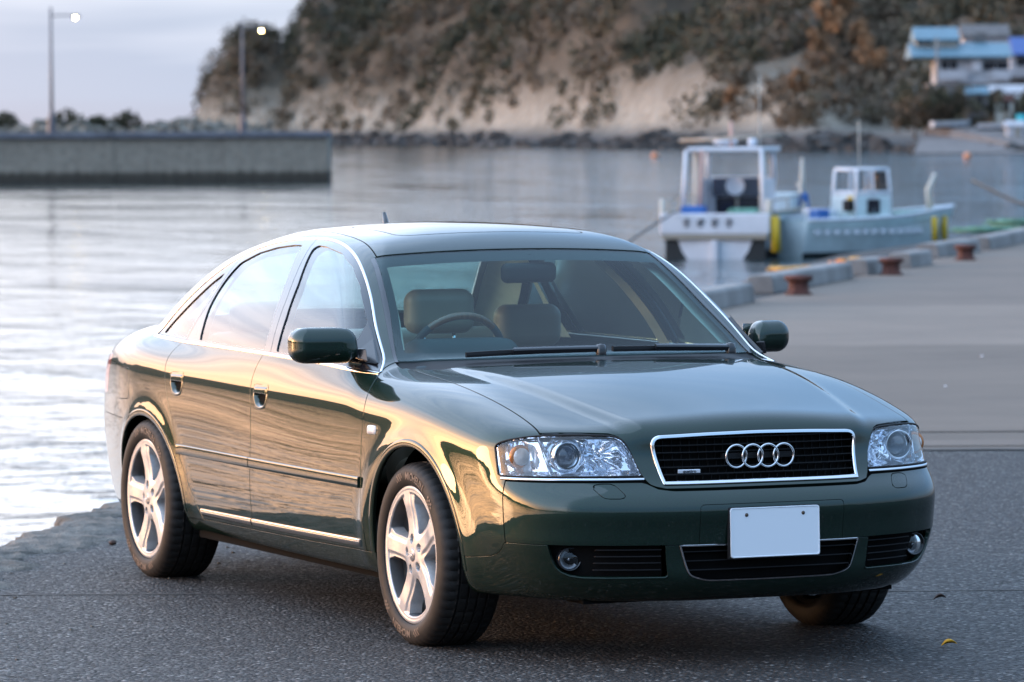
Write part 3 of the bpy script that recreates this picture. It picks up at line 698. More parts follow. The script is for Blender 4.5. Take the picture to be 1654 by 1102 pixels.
mb.obj('floor_pan_shade_trays', M['dark'], car)
mb = MB(); mb.tube([(-1.2, .25, .16), (-2.2, .22, .17), (-3.0, .3, .2), (-3.7, .45, .23)], .035); mb.box((-1.7, -.3, .19), (.9, .35, .06)); mb.box((-.6, 0, .18), (.9, .6, .07)); mb.obj('exhaust', M['dark'], car)
for x0, rr in ((.025, .385), (-2.77, .40)):
    for sg in (-1, 1):
        mb = MB(); n = 20; V = []
        for i in range(n+1):
            a = math.pi*(i/n)*1.16-.08*math.pi
            V += [(x0+rr*math.cos(a), sg*.80, .315+rr*.99*math.sin(a)), (x0+rr*math.cos(a), sg*.52, .315+rr*.99*math.sin(a))]
        Fc = [(2*i, 2*i+2, 2*i+3, 2*i+1) for i in range(n)]+[tuple(2*i+1 for i in range(n+1))]
        mb.add(V, Fc); mb.obj('wheel_housing', M['dark'], car)
# ------------------------------------------------------------------ door furniture
def handle(parent, poly, mir):
    u0, v0 = poly.min(0)-.004; u1, v1 = poly.max(0)+.004; nu, nv = 44, 32
    U, V = np.meshgrid(np.linspace(u0, u1, nu), np.linspace(v0, v1, nv), indexing='ij'); d = sdf(poly, U.ravel(), V.ravel())
    P = side_pt(U.ravel(), V.ravel()); N = unit(grad(P)); vv = (V.ravel()-v0)/(v1-v0)
    rim = np.exp(-((d+.004)/.004)**2)*.003
    bowl = -.026*sstep((-d-.006)/.03)
    grip = sstep((vv-.56)/.04)
    h = rim+np.where(d < 0, bowl*(1-grip)+grip*(-.002+.006*sstep((-d-.004)/.012)), 0)
    P2 = P+N*(h+.0005)[:, None]
    T = [(i*nv+j, (i+1)*nv+j, (i+1)*nv+j+1, i*nv+j+1) for i in range(nu-1) for j in range(nv-1)]
    T = np.array([t for q in T for t in ((q[0], q[1], q[2]), (q[0], q[2], q[3]))])
    S = (P2, T, N); dd = d.copy()
    f = lambda Q: sdf(poly, Q[:, 0], Q[:, 2])-.0025
    S = cut(S, f)
    # shading normals from the displaced sheet
    fnm = np.cross(S[0][S[1][:, 1]]-S[0][S[1][:, 0]], S[0][S[1][:, 2]]-S[0][S[1][:, 0]]); acc = np.zeros_like(S[0])
    for k in range(3): np.add.at(acc, S[1][:, k], fnm)
    acc = unit(acc); acc *= np.sign((acc*S[2]).sum(1))[:, None]; S = (S[0], S[1], acc)
    if mir: S = flip_y(S)
    return sheet('door_handle', S, M['paint'], parent)
for k in ('front_door', 'rear_door'):
    handle(R_[k], HND[k], False); handle(L_[k], HND[k], True)
for key, (x0, z0, a_, b_) in ARCH.items():
    th = np.linspace(R(-4), R(184), 110); xx = x0+(a_+.0125)*np.cos(th); zz_ = z0+(b_+.0125)*np.sin(th); zz_ = np.where(np.sin(th) < 0, z0+(b_)*np.sin(th), zz_)
    P = side_pt(xx, zz_); P = P[np.isfinite(P).all(1)]
    for mir in (False, True): strip_obj('wheel_arch_lip', P, .024, .0022, M['paint'], (L_ if mir else R_)['fender' if key == 'f' else 'side'], mirror=mir, prof=[(-.5, -.5), (-.5, .2), (-.40, .9), (0, 1), (.40, .9), (.5, .2), (.5, -.5)])
rub_prof = [(-.5, -.6), (-.5, .55), (-.47, .85), (-.41, 1), (0, 1.03), (.41, 1), (.47, .85), (.5, .55), (.5, -.6)]
for k, xa, xb in (('front_door', -.428, -1.541), ('rear_door', -1.549, -2.378)):
    xs = np.linspace(xa, xb, 50); P = side_pt(xs, 0*xs+.534+.0*xs)
    xm = np.linspace(xa-.012 if k == 'front_door' else -1.592, -1.578 if k == 'front_door' else -2.185, 50); Pm = side_pt(xm, np.interp(xm, [-2.19, -.41], [.300, .318]))
    for mir in (False, True):
        par = (L_ if mir else R_)[k]
        strip_obj('rub_strip', P, .040, .009, M['paint'], par, prof=rub_prof, mirror=mir)
        strip_obj('sill_molding', Pm, .026, .007, M['satin'], par, mirror=mir)
# chrome hairline of the rub strip is part of the strip; side repeater lamps
for mir in (False, True):
    c = side_pt([-.315], [.7265])[0]; n = unit(grad(c[None]))[0]
    P = side_pt(*np.array(rounded([(-.352, .709), (-.279, .711), (-.279, .743), (-.352, .742)], .012)).T)
    V = np.concatenate([P+n*.001, c+(P-c)*.86+n*.007, [c+n*.009]]); k = len(P); Fc = [(i, (i+1) % k, k+(i+1) % k, k+i) for i in range(k)]+[(k+i, k+(i+1) % k, 2*k) for i in range(k)]
    V2 = c+(V-c)*.45+n*.0035
    if mir: V = V*[1, -1, 1]; V2 = V2*[1, -1, 1]
    o = mesh('side_repeater', V, Fc, M['clearplastic'], (L_ if mir else R_)['fender']); mesh('bulb', V2, Fc, M['amber'], o)
# exterior mirrors (the right one is the larger)
def mirror(sg, x0, yin, yout, z0, hgt, par):
    yc = (yin+yout)/2; wdt = yout-yin
    m1 = rbox_f((x0, yc, z0), (.125, wdt, hgt), .052)
    def f(p):
        q = p.copy(); q[..., 0] = p[..., 0]+.20*(np.abs(p[..., 1])-yc); q[..., 1] = np.abs(p[..., 1]); q[..., 2] = p[..., 2]-.012*(yc-q[..., 1])/wdt*0
        t = (q[..., 1]-yin)/wdt
        a = m1(q)+.028*np.maximum(0, .35-t)**1.2*np.clip((z0+.01-q[..., 2])*-20+1, 0, 1.2)
        return smax(a, (x0-.050)-q[..., 0], .02)
    lo = (x0-.16, min(sg*(yin-.03), sg*(yout+.03)), z0-hgt/2-.03); hi = (x0+.12, max(sg*(yin-.03), sg*(yout+.03)), z0+hgt/2+.03)
    o = implicit_obj('side_mirror', f, lo, hi, .007, M['paint'], par)
    mb = MB(); mb.box((x0-.054-.20*0, sg*yc, z0), (.006, wdt*.86, hgt*.78), rz=sg*-.2); g_ = mb.obj('mirror_glass', M['chrome'], o)
    # arm and black triangular base on the door
    P = [(-.545, .9465), (-.692, .9500), (-.730, 1.075), (-.655, 1.025)]; Q = side_pt(*np.array(P).T)*[1, -sg, 1]; nrm = np.array([.12, sg*.93, .33])
    mb = MB(); k = 4; V = np.concatenate([Q-nrm*.004, Q+nrm*.012]); mb.add(V, [tuple(range(k)), tuple(range(k, 2*k))[::-1]]+[(i, (i+1) % k, k+(i+1) % k, k+i) for i in range(k)])
    base = np.array([-.615, sg*.795, z0-.045]); tip = np.array([x0+.0, sg*(yin+.03), z0-.03])
    mb.add(*_arm(base, tip)); a = mb.obj('mirror_arm', M['black_trim'], o, bevel=.004)
def _arm(a, bq):
    V = []
    for p, (dx, dz) in ((a, (.055, .034)), ((a+bq)/2, (.045, .026)), (bq, (.045, .03))):
        V += [p+np.array([-dx, 0, -dz*.6]), p+np.array([dx, 0, -dz*.4]), p+np.array([dx*.7, 0, dz]), p+np.array([-dx, 0, dz*.8])]
    Fc = [(0, 3, 2, 1), (8, 9, 10, 11)]
    for j in (0, 4): Fc += [(j+i, j+(i+1) % 4, j+4+(i+1) % 4, j+4+i) for i in range(4)]
    return V, Fc
mirror(-1, -.665, .805, 1.045, 1.010, .128, R_['front_door'])
mirror(1, -.70, .785, .955, 1.002, .118, L_['front_door'])

# ------------------------------------------------------------------ grille, lower intakes, plate
gr = empty('grille', (0, 0, 0), parent=car)
gp = front_pt(GRILLE[:, 0]*.985, GRILLE[:, 1])
cen = GRILLE.mean(0)
def inset(poly, d):
    P = np.array(poly); n = len(P); out = []
    area = sum(P[i-1][0]*P[i][1]-P[i][0]*P[i-1][1] for i in range(n)); sg = 1 if area > 0 else -1
    for i in range(n):
        t = unit(P[(i+1) % n]-P[i-1]); out.append(P[i]+np.array([-t[1], t[0]])*d*sg)
    return np.array(out)
def resample(poly, step):
    P = np.vstack([poly, poly[:1]]); d = np.concatenate([[0], np.cumsum(np.linalg.norm(np.diff(P, axis=0), axis=1))])
    return P, d
def frame_ring(name, poly, wd, ht, m, par, base=0.0, back=.02):
    """bright frame following an opening in the nose"""
    a = lin_path(np.vstack([poly, poly[:1]]), 200)[:-1]; rings = []
    prof = [(0.0, -back), (0.0, ht*.6), (.2, ht), (.8, ht), (1.0, ht*.5), (1.0, -back)]
    for u, h in prof:
        q = inset(a, u*wd); p = front_pt(q[:, 0], q[:, 1]); rings.append(p+np.array([base+h, 0, 0]))
    V = np.concatenate(rings); n = len(a); Fc = []
    for j in range(len(prof)-1):
        for i in range(n): k = (i+1) % n; Fc.append((j*n+i, j*n+k, (j+1)*n+k, (j+1)*n+i))
    o = mesh(name, V, Fc, m, par)
    bm = bmesh.new(); bm.from_mesh(o.data); bmesh.ops.recalc_face_normals(bm, faces=bm.faces); bm.to_mesh(o.data); bm.free()
    return autosmooth(o, 40)
def noseoff(y, z, d): p = front_pt(np.atleast_1d(np.asarray(y, float)), np.atleast_1d(np.asarray(z, float))); p[:, 0] += d; return p
gf = frame_ring('grille_frame', inset(GRILLE, .001), .0125, .007, M['chrome'], gr, back=.03)
def fan(name, poly, d, m, par, ny=40, nz=10):
    """closed back wall of an opening, set d behind the skin"""
    u0, v0 = poly.min(0)-.012; u1, v1 = poly.max(0)+.012
    U, V = np.meshgrid(np.linspace(u0, u1, ny), np.linspace(v0, v1, nz), indexing='ij')
    P = front_pt(U.ravel(), V.ravel()); P[:, 0] += d
    T = np.array([t for i in range(ny-1) for j in range(nz-1) for t in ((i*nz+j, (i+1)*nz+j, (i+1)*nz+j+1), (i*nz+j, (i+1)*nz+j+1, i*nz+j+1))])
    S = cut((P, T, np.tile([[1., 0, 0]], (len(P), 1))), lambda Q: sdf(poly, Q[:, 1], Q[:, 2])-.004)
    return mesh(name, S[0], S[1], m, par, True)
fan('grille_back', GRILLE, -.040, M['dark'], gr)
def half_width(poly, z):
    us = [];
    for i in range(len(poly)):
        a, c_ = poly[i-1], poly[i]
        if (a[1]-z)*(c_[1]-z) < 0: us.append(a[0]+(c_[0]-a[0])*(z-a[1])/(c_[1]-a[1]))
    return min(us), max(us)
slat_prof = [(-.5, 0), (-.5, 1), (-.3, 1.25), (.3, 1.25), (.5, 1), (.5, 0)]
def slats(poly, zs, wd, d, m, par, dep=.016):
    for z in zs:
        u0, u1 = half_width(poly, z); y = np.linspace(u0+.006, u1-.006, 40); P = noseoff(y, 0*y+z, d)
        Nn = np.tile([[1., 0, .12]], (len(P), 1)); V, Fc = strip(P, wd, dep, 0, False, slat_prof, unit(Nn))
        o = mesh('slat', V, Fc, m, par, False); 
        bm = bmesh.new(); bm.from_mesh(o.data); bmesh.ops.recalc_face_normals(bm, faces=bm.faces); bm.to_mesh(o.data); bm.free(); autosmooth(o, 40)
slats(GRILLE, [.748, .7245, .701, .6775, .654, .6305], .0042, -.026, M['black'], gr)
ribs = MB()
for k, z in enumerate([.760, .736, .7125, .689, .6655, .642, .618]):
    for y in np.arange(-.36+(k % 2)*.0, .37, .0305):
        u0, u1 = half_width(GRILLE, z)
        if u0+.012 < y < u1-.012: p = noseoff(y, z, -.035)[0]; ribs.box(p, (.010, .0016, .0215))
o = ribs.obj('grille_ribs', M['black'], gr); o['kind'] = 'stuff'
for k in range(4):
    y0 = (k-1.5)*.0585; nR, nr = 48, 10; V = []
    px = noseoff(0, .687, 0)[0, 0]
    for i in range(nR):
        a = 2*math.pi*i/nR
        for j in range(nr):
            t = 2*math.pi*j/nr; rr = .0376+.0042*math.cos(t); V.append((px+.012-.20*y0*y0*2+.0046*math.sin(t)+.0015*(k % 2), y0+rr*math.cos(a), .6865+rr*math.sin(a)))
    Fc = [(i*nr+j, ((i+1) % nR)*nr+j, ((i+1) % nR)*nr+(j+1) % nr, i*nr+(j+1) % nr) for i in range(nR) for j in range(nr)]
    mesh('emblem_ring', V, Fc, M['chrome'], gr)
mb = MB(); mb.box((px-.016, 0, .6865), (.02, .26, .02)); mb.obj('emblem_holder', M['black'], gr)
p = noseoff(-.264, .6425, 0)[0]; p2 = noseoff(-.30, .6425, 0)[0]; yaw = math.atan2(p[0]-p2[0], .036)
mb = MB(); mb.box((p[0]-.002, -.264, .6425), (.008, .078, .0125), rz=-yaw*.8); bd = mb.obj('grille_badge', M['badge'], gr, bevel=.002)
def text_mesh(s, size, m, name, par, align='CENTER', ext=0.0, fn=None, bold=0.0):
    """raised lettering; fn maps (u, v, w) points to the surface it stands on"""
    cu = bpy.data.curves.new('t', 'FONT'); cu.body = s; cu.size = size; cu.align_x = align; cu.align_y = 'CENTER'; cu.extrude = ext; cu.offset = bold; cu.resolution_u = 3
    to = bpy.data.objects.new('t', cu); COL.objects.link(to); bpy.context.view_layer.update()
    dg = bpy.context.evaluated_depsgraph_get(); me = bpy.data.meshes.new_from_object(to.evaluated_get(dg)); bpy.data.objects.remove(to)
    bm = bmesh.new(); bm.from_mesh(me); bmesh.ops.triangulate(bm, faces=bm.faces)
    if fn and size > .02: bmesh.ops.subdivide_edges(bm, edges=[e for e in bm.edges if e.calc_length() > size*.35], cuts=1); bmesh.ops.triangulate(bm, faces=bm.faces)
    bm.to_mesh(me); bm.free(); V = np.array([v.co[:] for v in me.vertices]); Fc = [tuple(f.vertices) for f in me.polygons]
    return mesh(name, fn(V) if fn else V, Fc, m, par, False)
cy_, sy_ = math.cos(-yaw*.8), math.sin(-yaw*.8)
text_mesh('quattro', .0155, M['badge_ink'], 'badge_lettering', gr, ext=.0004, bold=.0004, fn=lambda V: np.stack([p[0]+.0026+V[:, 2]-sy_*V[:, 0], -.264+V[:, 0]*cy_, .6425+V[:, 1]*.9], -1))
lg = empty('lower_grille', (0, 0, 0), parent=car)
frame_ring('grille_frame', inset(LOWG, .001), .0065, .004, M['chrome'], lg, back=.02)
fan('grille_back', LOWG, -.045, M['dark'], lg)
slats(LOWG, [.379, .3485, .318], .004, -.030, M['black'], lg)
# fog lamp pockets
for sg in (-1, 1):
    fp = FOG*[sg, 1]
    pk = empty('fog_lamp_pocket', (0, 0, 0), parent=apron); pk.parent = car
    fan('pocket_back', fp, -.050, M['dark'], pk, 26, 10)
    fi = [q for q in fp]
    for z in (.389, .367, .345, .322):
        y = np.linspace(.385, .585, 16)*sg; P = noseoff(y, 0*y+z, -.026); V, Fc = strip(P, .004, .012, 0, False, slat_prof, unit(np.tile([[1., 0, .1]], (16, 1)))); mesh('slat', V, Fc, M['black'], pk, False)
    lpt = noseoff(.646*sg, .357, -.026)[0]; yw = sg*.12
    f = empty('fog_lamp', tuple(lpt-np.array([.012, 0, 0])), yw, parent=car); f.scale = (.86, .86, .86)
    pth = front_pt(*np.array([(.703, .352), (.692, .330), (.676, .3135), (.650, .3005), (.615, .2955), (.55, .2955), (.46, .2965), (.372, .2970), (.366, .303)]).T*np.array([[-1], [1]])); pth = lin_path(pth, 60)
    strip_obj('intake_lip', pth, .0075, .0035, M['paint'], apron, mirror=sg > 0)
    MB().lathe([(.046, -.05), (.046, .006), (.043, .008), (.040, .004), (.038, -.012)], 36, 'x').obj('bezel', M['black_trim'], f, True)
    MB().lathe([(.0, -.032), (.012, -.030), (.020, -.024), (.026, -.014), (.0275, -.006), (.038, -.004)], 32, 'x').obj('reflector', M['cap'], f, True)
    MB().lathe([(.0, -.005), (.006, -.008), (.007, -.028)], 14, 'x').obj('bulb', M['chrome'], f, True)
    MB().lathe([(.0, .009), (.014, .008), (.027, .005), (.0375, 0)], 32, 'x').obj('lens', M['lens'], f, True)
# number plate
pl = empty('number_plate', (1.063, 0, .4410), parent=car); pl.rotation_euler = (0, -.030, 0)
pv = rounded([(-.165, -.0825), (.165, -.0825), (.165, .0825), (-.165, .0825)], .010)
def plate_ring(k0, h0): return [(h0, u*k0[0], v*k0[1]) for u, v in pv]
V = plate_ring((1, 1), -.002)+plate_ring((1, 1), .0022)+plate_ring((.985, .97), .0030)+plate_ring((.972, .945), .0012)+[(.0012, 0, 0)]; k = len(pv)
Fc = [(j*k+i, j*k+(i+1) % k, (j+1)*k+(i+1) % k, (j+1)*k+i) for j in range(3) for i in range(k)]+[(3*k+i, 3*k+(i+1) % k, 4*k) for i in range(k)]
o = mesh('plate_sheet', V, Fc, M['plate'], pl); autosmooth(o, 30)
MB().box((-.012, 0, -.001), (.018, .338, .172)).obj('plate_holder', M['black'], pl, bevel=.004)
for y in (-.105, .105): MB().lathe([(.0, .0045), (.004, .004), (.0065, .0015), (.0065, -.001)], 14, 'x', (0, y, .058)).obj('plate_bolt', M['bolt'], pl, True)

# ------------------------------------------------------------------ headlamps
def headlamp(sg):
    root = empty('headlight', (0, 0, 0), parent=car)
    S = cuts(sub(BODY, (.45, -.95, .55), (1.0, .95, .82)), lambda P: -sg*Y_(P), lambda P: f_head(P)+.003)
    sheet('lens', offset(S, -.002), M['lens'], root)
    # bowl: the same outline sunk into the body
    hp = HEAD; u0, v0 = hp.min(0); u1, v1 = hp.max(0); nu, nv = 90, 36
    U, V = np.meshgrid(np.linspace(u0-.004, u1+.002, nu), np.linspace(v0-.004, v1+.004, nv), indexing='ij'); u, v = U.ravel(), V.ravel()
    d = -sdf(hp, u, v); P = front_pt(-u, v)
    uc = lambda y, z, r: np.sqrt((u-y)**2+(v-z)**2)/r
    dep = .006+.040*sstep((d-.002)/.014)
    hb = uc(.520, .692, .066); dep += np.where(hb < 1, .042*(1-hb**2), 0)                       # main-beam dish
    pj = uc(.622, .693, .062); dep += np.where(pj < 1, .030*sstep((1-pj)/.25), 0)               # projector well
    ti = uc(.742, .688, .050); dep += np.where(ti < 1, .030*(1-ti**2), 0)                       # indicator dish
    facet = np.where((hb < 1), .0022*np.round(np.sin((np.arctan2(v-.692, u-.520))*7)*1.4), 0)+np.where(ti < 1, .0018*np.round(np.sin(u*330)*1.2), 0)
    dep += facet
    P[:, 0] -= dep; P[:, 1] += np.where(u > .76, .2*dep, 0)
    ok = np.isfinite(P).all(1); P[~ok] = [.6, -.78, .68]; P[:, 1] *= -sg
    T = np.array([t for i in range(nu-1) for j in range(nv-1) for t in ((i*nv+j, (i+1)*nv+j, (i+1)*nv+j+1), (i*nv+j, (i+1)*nv+j+1, i*nv+j+1))])
    d4 = d[T].min(1); T = T[(d4 > -.0005) & ok[T].all(1)]
    o = mesh('reflector_bowl', P, T, M['reflector'], root, False); autosmooth(o, 22)
    def at(y, z, back): q = front_pt(np.array([-y]), np.array([z]))[0]; return np.array([q[0]-back, sg*y, z])
    c = at(.622, .693, .050)
    MB().lathe([(.055, -.010), (.056, .0), (.050, .018), (.046, .020), (.043, .016), (.041, .0)], 44, 'x', c).obj('projector_ring', M['chrome'], root, True)
    MB().lathe([(.0, .022), (.012, .0205), (.024, .016), (.034, .008), (.041, -.004)], 40, 'x', c).obj('projector_lens', M['lampglass'], root, True)
    c = at(.742, .688, .040)
    MB().lathe([(.040, -.012), (.039, -.002), (.030, .001), (.026, .001)], 36, 'x', c).obj('indicator_shade', M['amber'], root, True)
    MB().lathe([(.0, .012), (.015, .010), (.025, .004), (.029, .002), (.030, -.004)], 36, 'x', c).obj('indicator_cap', M['clearplastic'], root, True)
    c = at(.520, .692, .070); MB().lathe([(.0, .034), (.008, .030), (.011, .018), (.012, 0)], 18, 'x', c).obj('main_beam_bulb', M['chrome'], root, True)
    # slanted bright divider between indicator and projector, and fine inner rim line
    a = at(.699, .752, .020); e = at(.682, .633, .020)
    MB().tube([a, (a+e)/2+np.array([.004, 0, 0]), e], .0055, 8).obj('lamp_divider', M['chrome'], root, True)
    y = np.array([.500, .478, .462, .446, .432, .455]); z = np.array([.750, .744, .728, .690, .640, .6345])
    L = front_pt(-y, z); L[:, 1] *= -sg; L[:, 0] -= .012
    MB().tube(smooth_path(L, 30), .0014, 6).obj('inner_rim', M['black_trim'], root, True)
    y = np.linspace(.419, .803, 60); P = front_pt(-y, np.interp(y, [.41, .81], [.6195, .6165])); V, Fc = strip(P, .0095, .005)
    if sg > 0: V = V*[1, -1, 1]
    o = mesh('chrome_strip', V, Fc, M['chrome'], root); bm = bmesh.new(); bm.from_mesh(o.data); bmesh.ops.recalc_face_normals(bm, faces=bm.faces); bm.to_mesh(o.data); bm.free(); autosmooth(o, 50)
    # rubber seal round the lamp
    a = lin_path(np.vstack([HEAD, HEAD[:1]]), 160)[:-1]; P = front_pt(-a[:, 0], a[:, 1]); okk = np.isfinite(P).all(1); P = P[okk]; P[:, 0] -= .004; P[:, 1] *= -sg
    MB().tube(np.vstack([P, P[:1]]), .0035, 6, False).obj('seal', M['rubber'], root, True)
headlamp(-1); headlamp(1)

# ------------------------------------------------------------------ wheels
def tyre_mesh():
    prof = [(.222, -.085), (.2385, -.097), (.2412, -.1065), (.249, -.1130), (.270, -.1165), (.292, -.1125), (.305, -.104), (.3135, -.094), (.3180, -.080),
            (.3195, -.062), (.3200, -.0585), (.3125, -.0570), (.3125, -.0500), (.3205, -.0485), (.3215, -.025), (.3215, -.0225), (.3135, -.0210), (.3135, -.0140), (.3215, -.0125)]
    prof = prof+[(r, -h) for r, h in prof[::-1]]
    n = 216; V = []; Fc = []; m = len(prof)
    for i in range(n):
        a = 2*math.pi*i/n; groove = (i % 4 == 0)
        for r, h in prof:
            if groove and .300 < r < .3199 and abs(h) > .058: r -= .0045*min(1, (r-.300)/.012)
            if i % 6 == 3 and r > .3195 and abs(h) < .05: r -= .003
            sk = .10*math.sin(0)
            V.append((r*math.sin(a), h, r*math.cos(a)))
    for i in range(n):
        k = (i+1) % n
        for j in range(m-1): Fc.append((i*m+j, k*m+j, k*m+j+1, i*m+j+1))
    return V, Fc
TV, TF = tyre_mesh()
def spoke_rim():
    """five-spoke alloy face as a polar sheet with the openings cut out, thickened backwards"""
    nr, na = 64, 400; rr = np.concatenate([np.linspace(.0005, .212, 52), np.linspace(.2145, .2245, nr-52)])
    Rg, A = np.meshgrid(rr, np.linspace(0, 2*math.pi, na, endpoint=False), indexing='ij')
    def dsp(r, a): return (a+math.pi/5) % (2*math.pi/5)-math.pi/5          # angle from nearest spoke axis
    def face(r, a):
        t = r/.2105; lat = np.abs(r*np.sin(dsp(r, a)))
        y = .006-.004*sstep((r-.03)/.06)+.008*sstep((r-.10)/.11)
        wsp = .026+.010*sstep((.1-r)/.07)+.010*sstep((r-.16)/.06)
        y = y-.007*sstep((lat-.018)/(wsp*.6))*sstep((r-.055)/.05)*(1-sstep((r-.207)/.012))
        for k in range(5):
            th = 2*math.pi*k/5; d = np.sqrt((r*np.sin(a)-.056*math.sin(th))**2+(r*np.cos(a)-.056*math.cos(th))**2)
            y = y-.034*sstep((.0160-d)/.003)
        return y
    Yf = face(Rg, A)
    V = np.stack([Rg*np.sin(A), -Yf, Rg*np.cos(A)], -1).reshape(-1, 3)
    T = np.array([t for i in range(nr-1) for j in range(na) for t in ((i*na+j, i*na+(j+1) % na, (i+1)*na+(j+1) % na), (i*na+j, (i+1)*na+(j+1) % na, (i+1)*na+j))])
    e = 1e-4
    def nrm(P):
        r = np.hypot(P[:, 0], P[:, 2]); a = np.arctan2(P[:, 0], P[:, 2]); dr = (face(r+e, a)-face(r-e, a))/(2*e); da = (face(r, a+e)-face(r, a-e))/(2*e)/np.maximum(r, 1e-3)
        er = np.stack([np.sin(a), 0*a, np.cos(a)], -1); ea = np.stack([np.cos(a), 0*a, -np.sin(a)], -1)
        return unit(np.array([0, -1., 0])-er*(dr)[:, None]-ea*(da)[:, None])
    N = nrm(V)
    def opening(P):
        r = np.hypot(P[:, 0], P[:, 2]); a = np.arctan2(P[:, 0], P[:, 2]); lat = np.abs(r*np.sin(dsp(r, a)))
        wsp = .0385+.003*np.clip((.12-r)/.06, 0, 1)+.011*sstep((r-.165)/.05)
        hole = smax(smax(wsp-lat, r-.2140, .018), .080-r, .02)
        hole = np.where(np.abs(dsp(r, a)) < .02, 1., hole)
        return -hole
    S = cut((V, T, N), opening)
    fn = np.cross(S[0][S[1][:, 1]]-S[0][S[1][:, 0]], S[0][S[1][:, 2]]-S[0][S[1][:, 0]])
    if (fn*S[2][S[1][:, 0]]).sum() < 0: S = (S[0], S[1][:, ::-1], S[2])
    # walls of the openings
    V, T, N = S; E = np.concatenate([T[:, [0, 1]], T[:, [1, 2]], T[:, [2, 0]]]); U, i, ct = np.unique(np.sort(E, 1), axis=0, return_index=True, return_counts=True); Bd = E[i[ct == 1]]
    rb = np.hypot(V[Bd[:, 0], 0], V[Bd[:, 0], 2]); Bd = Bd[(rb < .2235) & (rb > .01)]
    t = unit(V[Bd[:, 1]]-V[Bd[:, 0]]); on = unit(np.cross(t, N[Bd[:, 0]])); acc = np.zeros_like(V); np.add.at(acc, Bd[:, 0], on); np.add.at(acc, Bd[:, 1], on)
    u = np.unique(Bd); m = -np.ones(len(V), int); m[u] = np.arange(len(u)); k = len(V); n = len(u); o = unit(acc[u])
    A1 = V[u]+o*.002+[0, .003, 0]; A2 = V[u]+o*.006+[0, .045, 0]; a, c = m[Bd[:, 0]], m[Bd[:, 1]]
    VV = np.concatenate([V, A1, A2]); NN = np.concatenate([N, unit(o+[0, -.3, 0]), unit(o+[0, -.15, 0])])
    FF = np.concatenate([T, np.stack([Bd[:, 0], k+a, Bd[:, 1]], 1), np.stack([Bd[:, 1], k+a, k+c], 1), np.stack([k+a, k+n+a, k+c], 1), np.stack([k+c, k+n+a, k+n+c], 1)])
    return VV, FF, NN
RV, RF, RN = spoke_rim()
def arc_text(s, r0, a0, size, y):
    def fn(V):
        r = r0+V[:, 1]; a = a0-V[:, 0]/r0*-1
        return np.stack([r*np.sin(a), y-V[:, 2], r*np.cos(a)], -1)
    return fn
def make_wheel():
    wh = empty('wheel', (0, 0, 0))
    ty = mesh('tyre', TV, TF, M['tyre'], wh); autosmooth(ty, 32)
    def side(V, a0, r0=.272):
        r = r0+V[:, 1]; a = a0+V[:, 0]/r0
        yy = -.1170+np.abs(r-.270)**2*5.5
        return np.stack([r*np.sin(a), yy-V[:, 2], r*np.cos(a)], -1)
    for a0 in (.42, .42+math.pi):
        text_mesh('MICHELIN', .036, M['tyre_text'], 'tyre_lettering', ty, ext=.0006, bold=.0007, fn=lambda V, a0=a0: side(V, a0))
    for q, a0 in enumerate((.42-.50, .42+.56, .42+math.pi-.50, .42+math.pi+.56)):
        mb = MB()
        for i in range(6):
            for j in range(3):
                if (i+j) % 2 == 0:
                    c = np.array([[(i-2.5)*.008+du, (j-1)*.009+dv, .0006] for du, dv in ((-.004, -.0045), (.004, -.0045), (.004, .0045), (-.004, .0045))]); mb.add(side(c, a0), [(0, 3, 2, 1)])
        mb.obj('tyre_marking', M['tyre_text'], ty)
    rm = mesh('rim', RV+[0, -.0925, 0], RF, M['rim'], wh, True, RN)
    MB().lathe([(.2240, -.0035), (.2290, -.0050), (.2370, -.0052), (.2395, -.002), (.2398, .006), (.232, .010), (.2262, .012), (.222, .05), (.212, .12), (.210, .18)], 96, 'y', (0, -.0985, 0)).obj('rim_barrel', M['rim'], rm, True)
    ti = MB().lathe([(.228, -.1005), (.2335, -.101)], 4, 'y')
    hc = MB().lathe([(.0, -.006), (.012, -.0055), (.022, -.003), (.0265, .001), (.027, .008)], 30, 'y', (0, -.0975, 0)); hc.obj('hub_cap', M['cap'], wh, True)
    for k in range(4):
        V = []
        for i in range(20):
            a = 2*math.pi*i/20
            for j in range(6): t = 2*math.pi*j/6; rr = .0062+.0010*math.cos(t); V.append(((k-1.5)*.0088+rr*math.cos(a), -.1040-.0009*math.sin(t), rr*math.sin(a)))
        mesh('cap_ring', V, [(i*6+j, i*6+(j+1) % 6, ((i+1) % 20)*6+(j+1) % 6, ((i+1) % 20)*6+j) for i in range(20) for j in range(6)], M['chrome'], wh)
    for k in range(5):
        th = 2*math.pi*k/5; MB().lathe([(.0, -.010), (.007, -.010), (.009, -.006), (.009, .004)], 6, 'y', (.056*math.sin(th), -.074, .056*math.cos(th))).obj('lug_bolt', M['disc'], wh)
    MB().lathe([(.04, -.020), (.155, -.020), (.155, .004), (.04, .004)], 48, 'y').obj('brake_disc', M['disc'], wh, True)
    MB().box((.115, -.01, .06), (.07, .07, .15)).obj('brake_caliper', M['dark'], wh, bevel=.01)
    return wh
wheel = make_wheel()
def place_wheel(x, sg, spin, src):
    o = src; o.parent = car; o.location = (x, sg*.7625, .3118); o.rotation_euler = (0, -spin if sg < 0 else spin, 0 if sg < 0 else math.pi); return o
ws_ = [wheel]+[copy_tree(wheel) for _ in range(3)]
place_wheel(0, -1, R(11), ws_[0]); place_wheel(-2.76, -1, R(12), ws_[1]); place_wheel(0, 1, R(40), ws_[2]); place_wheel(-2.76, 1, R(5), ws_[3])

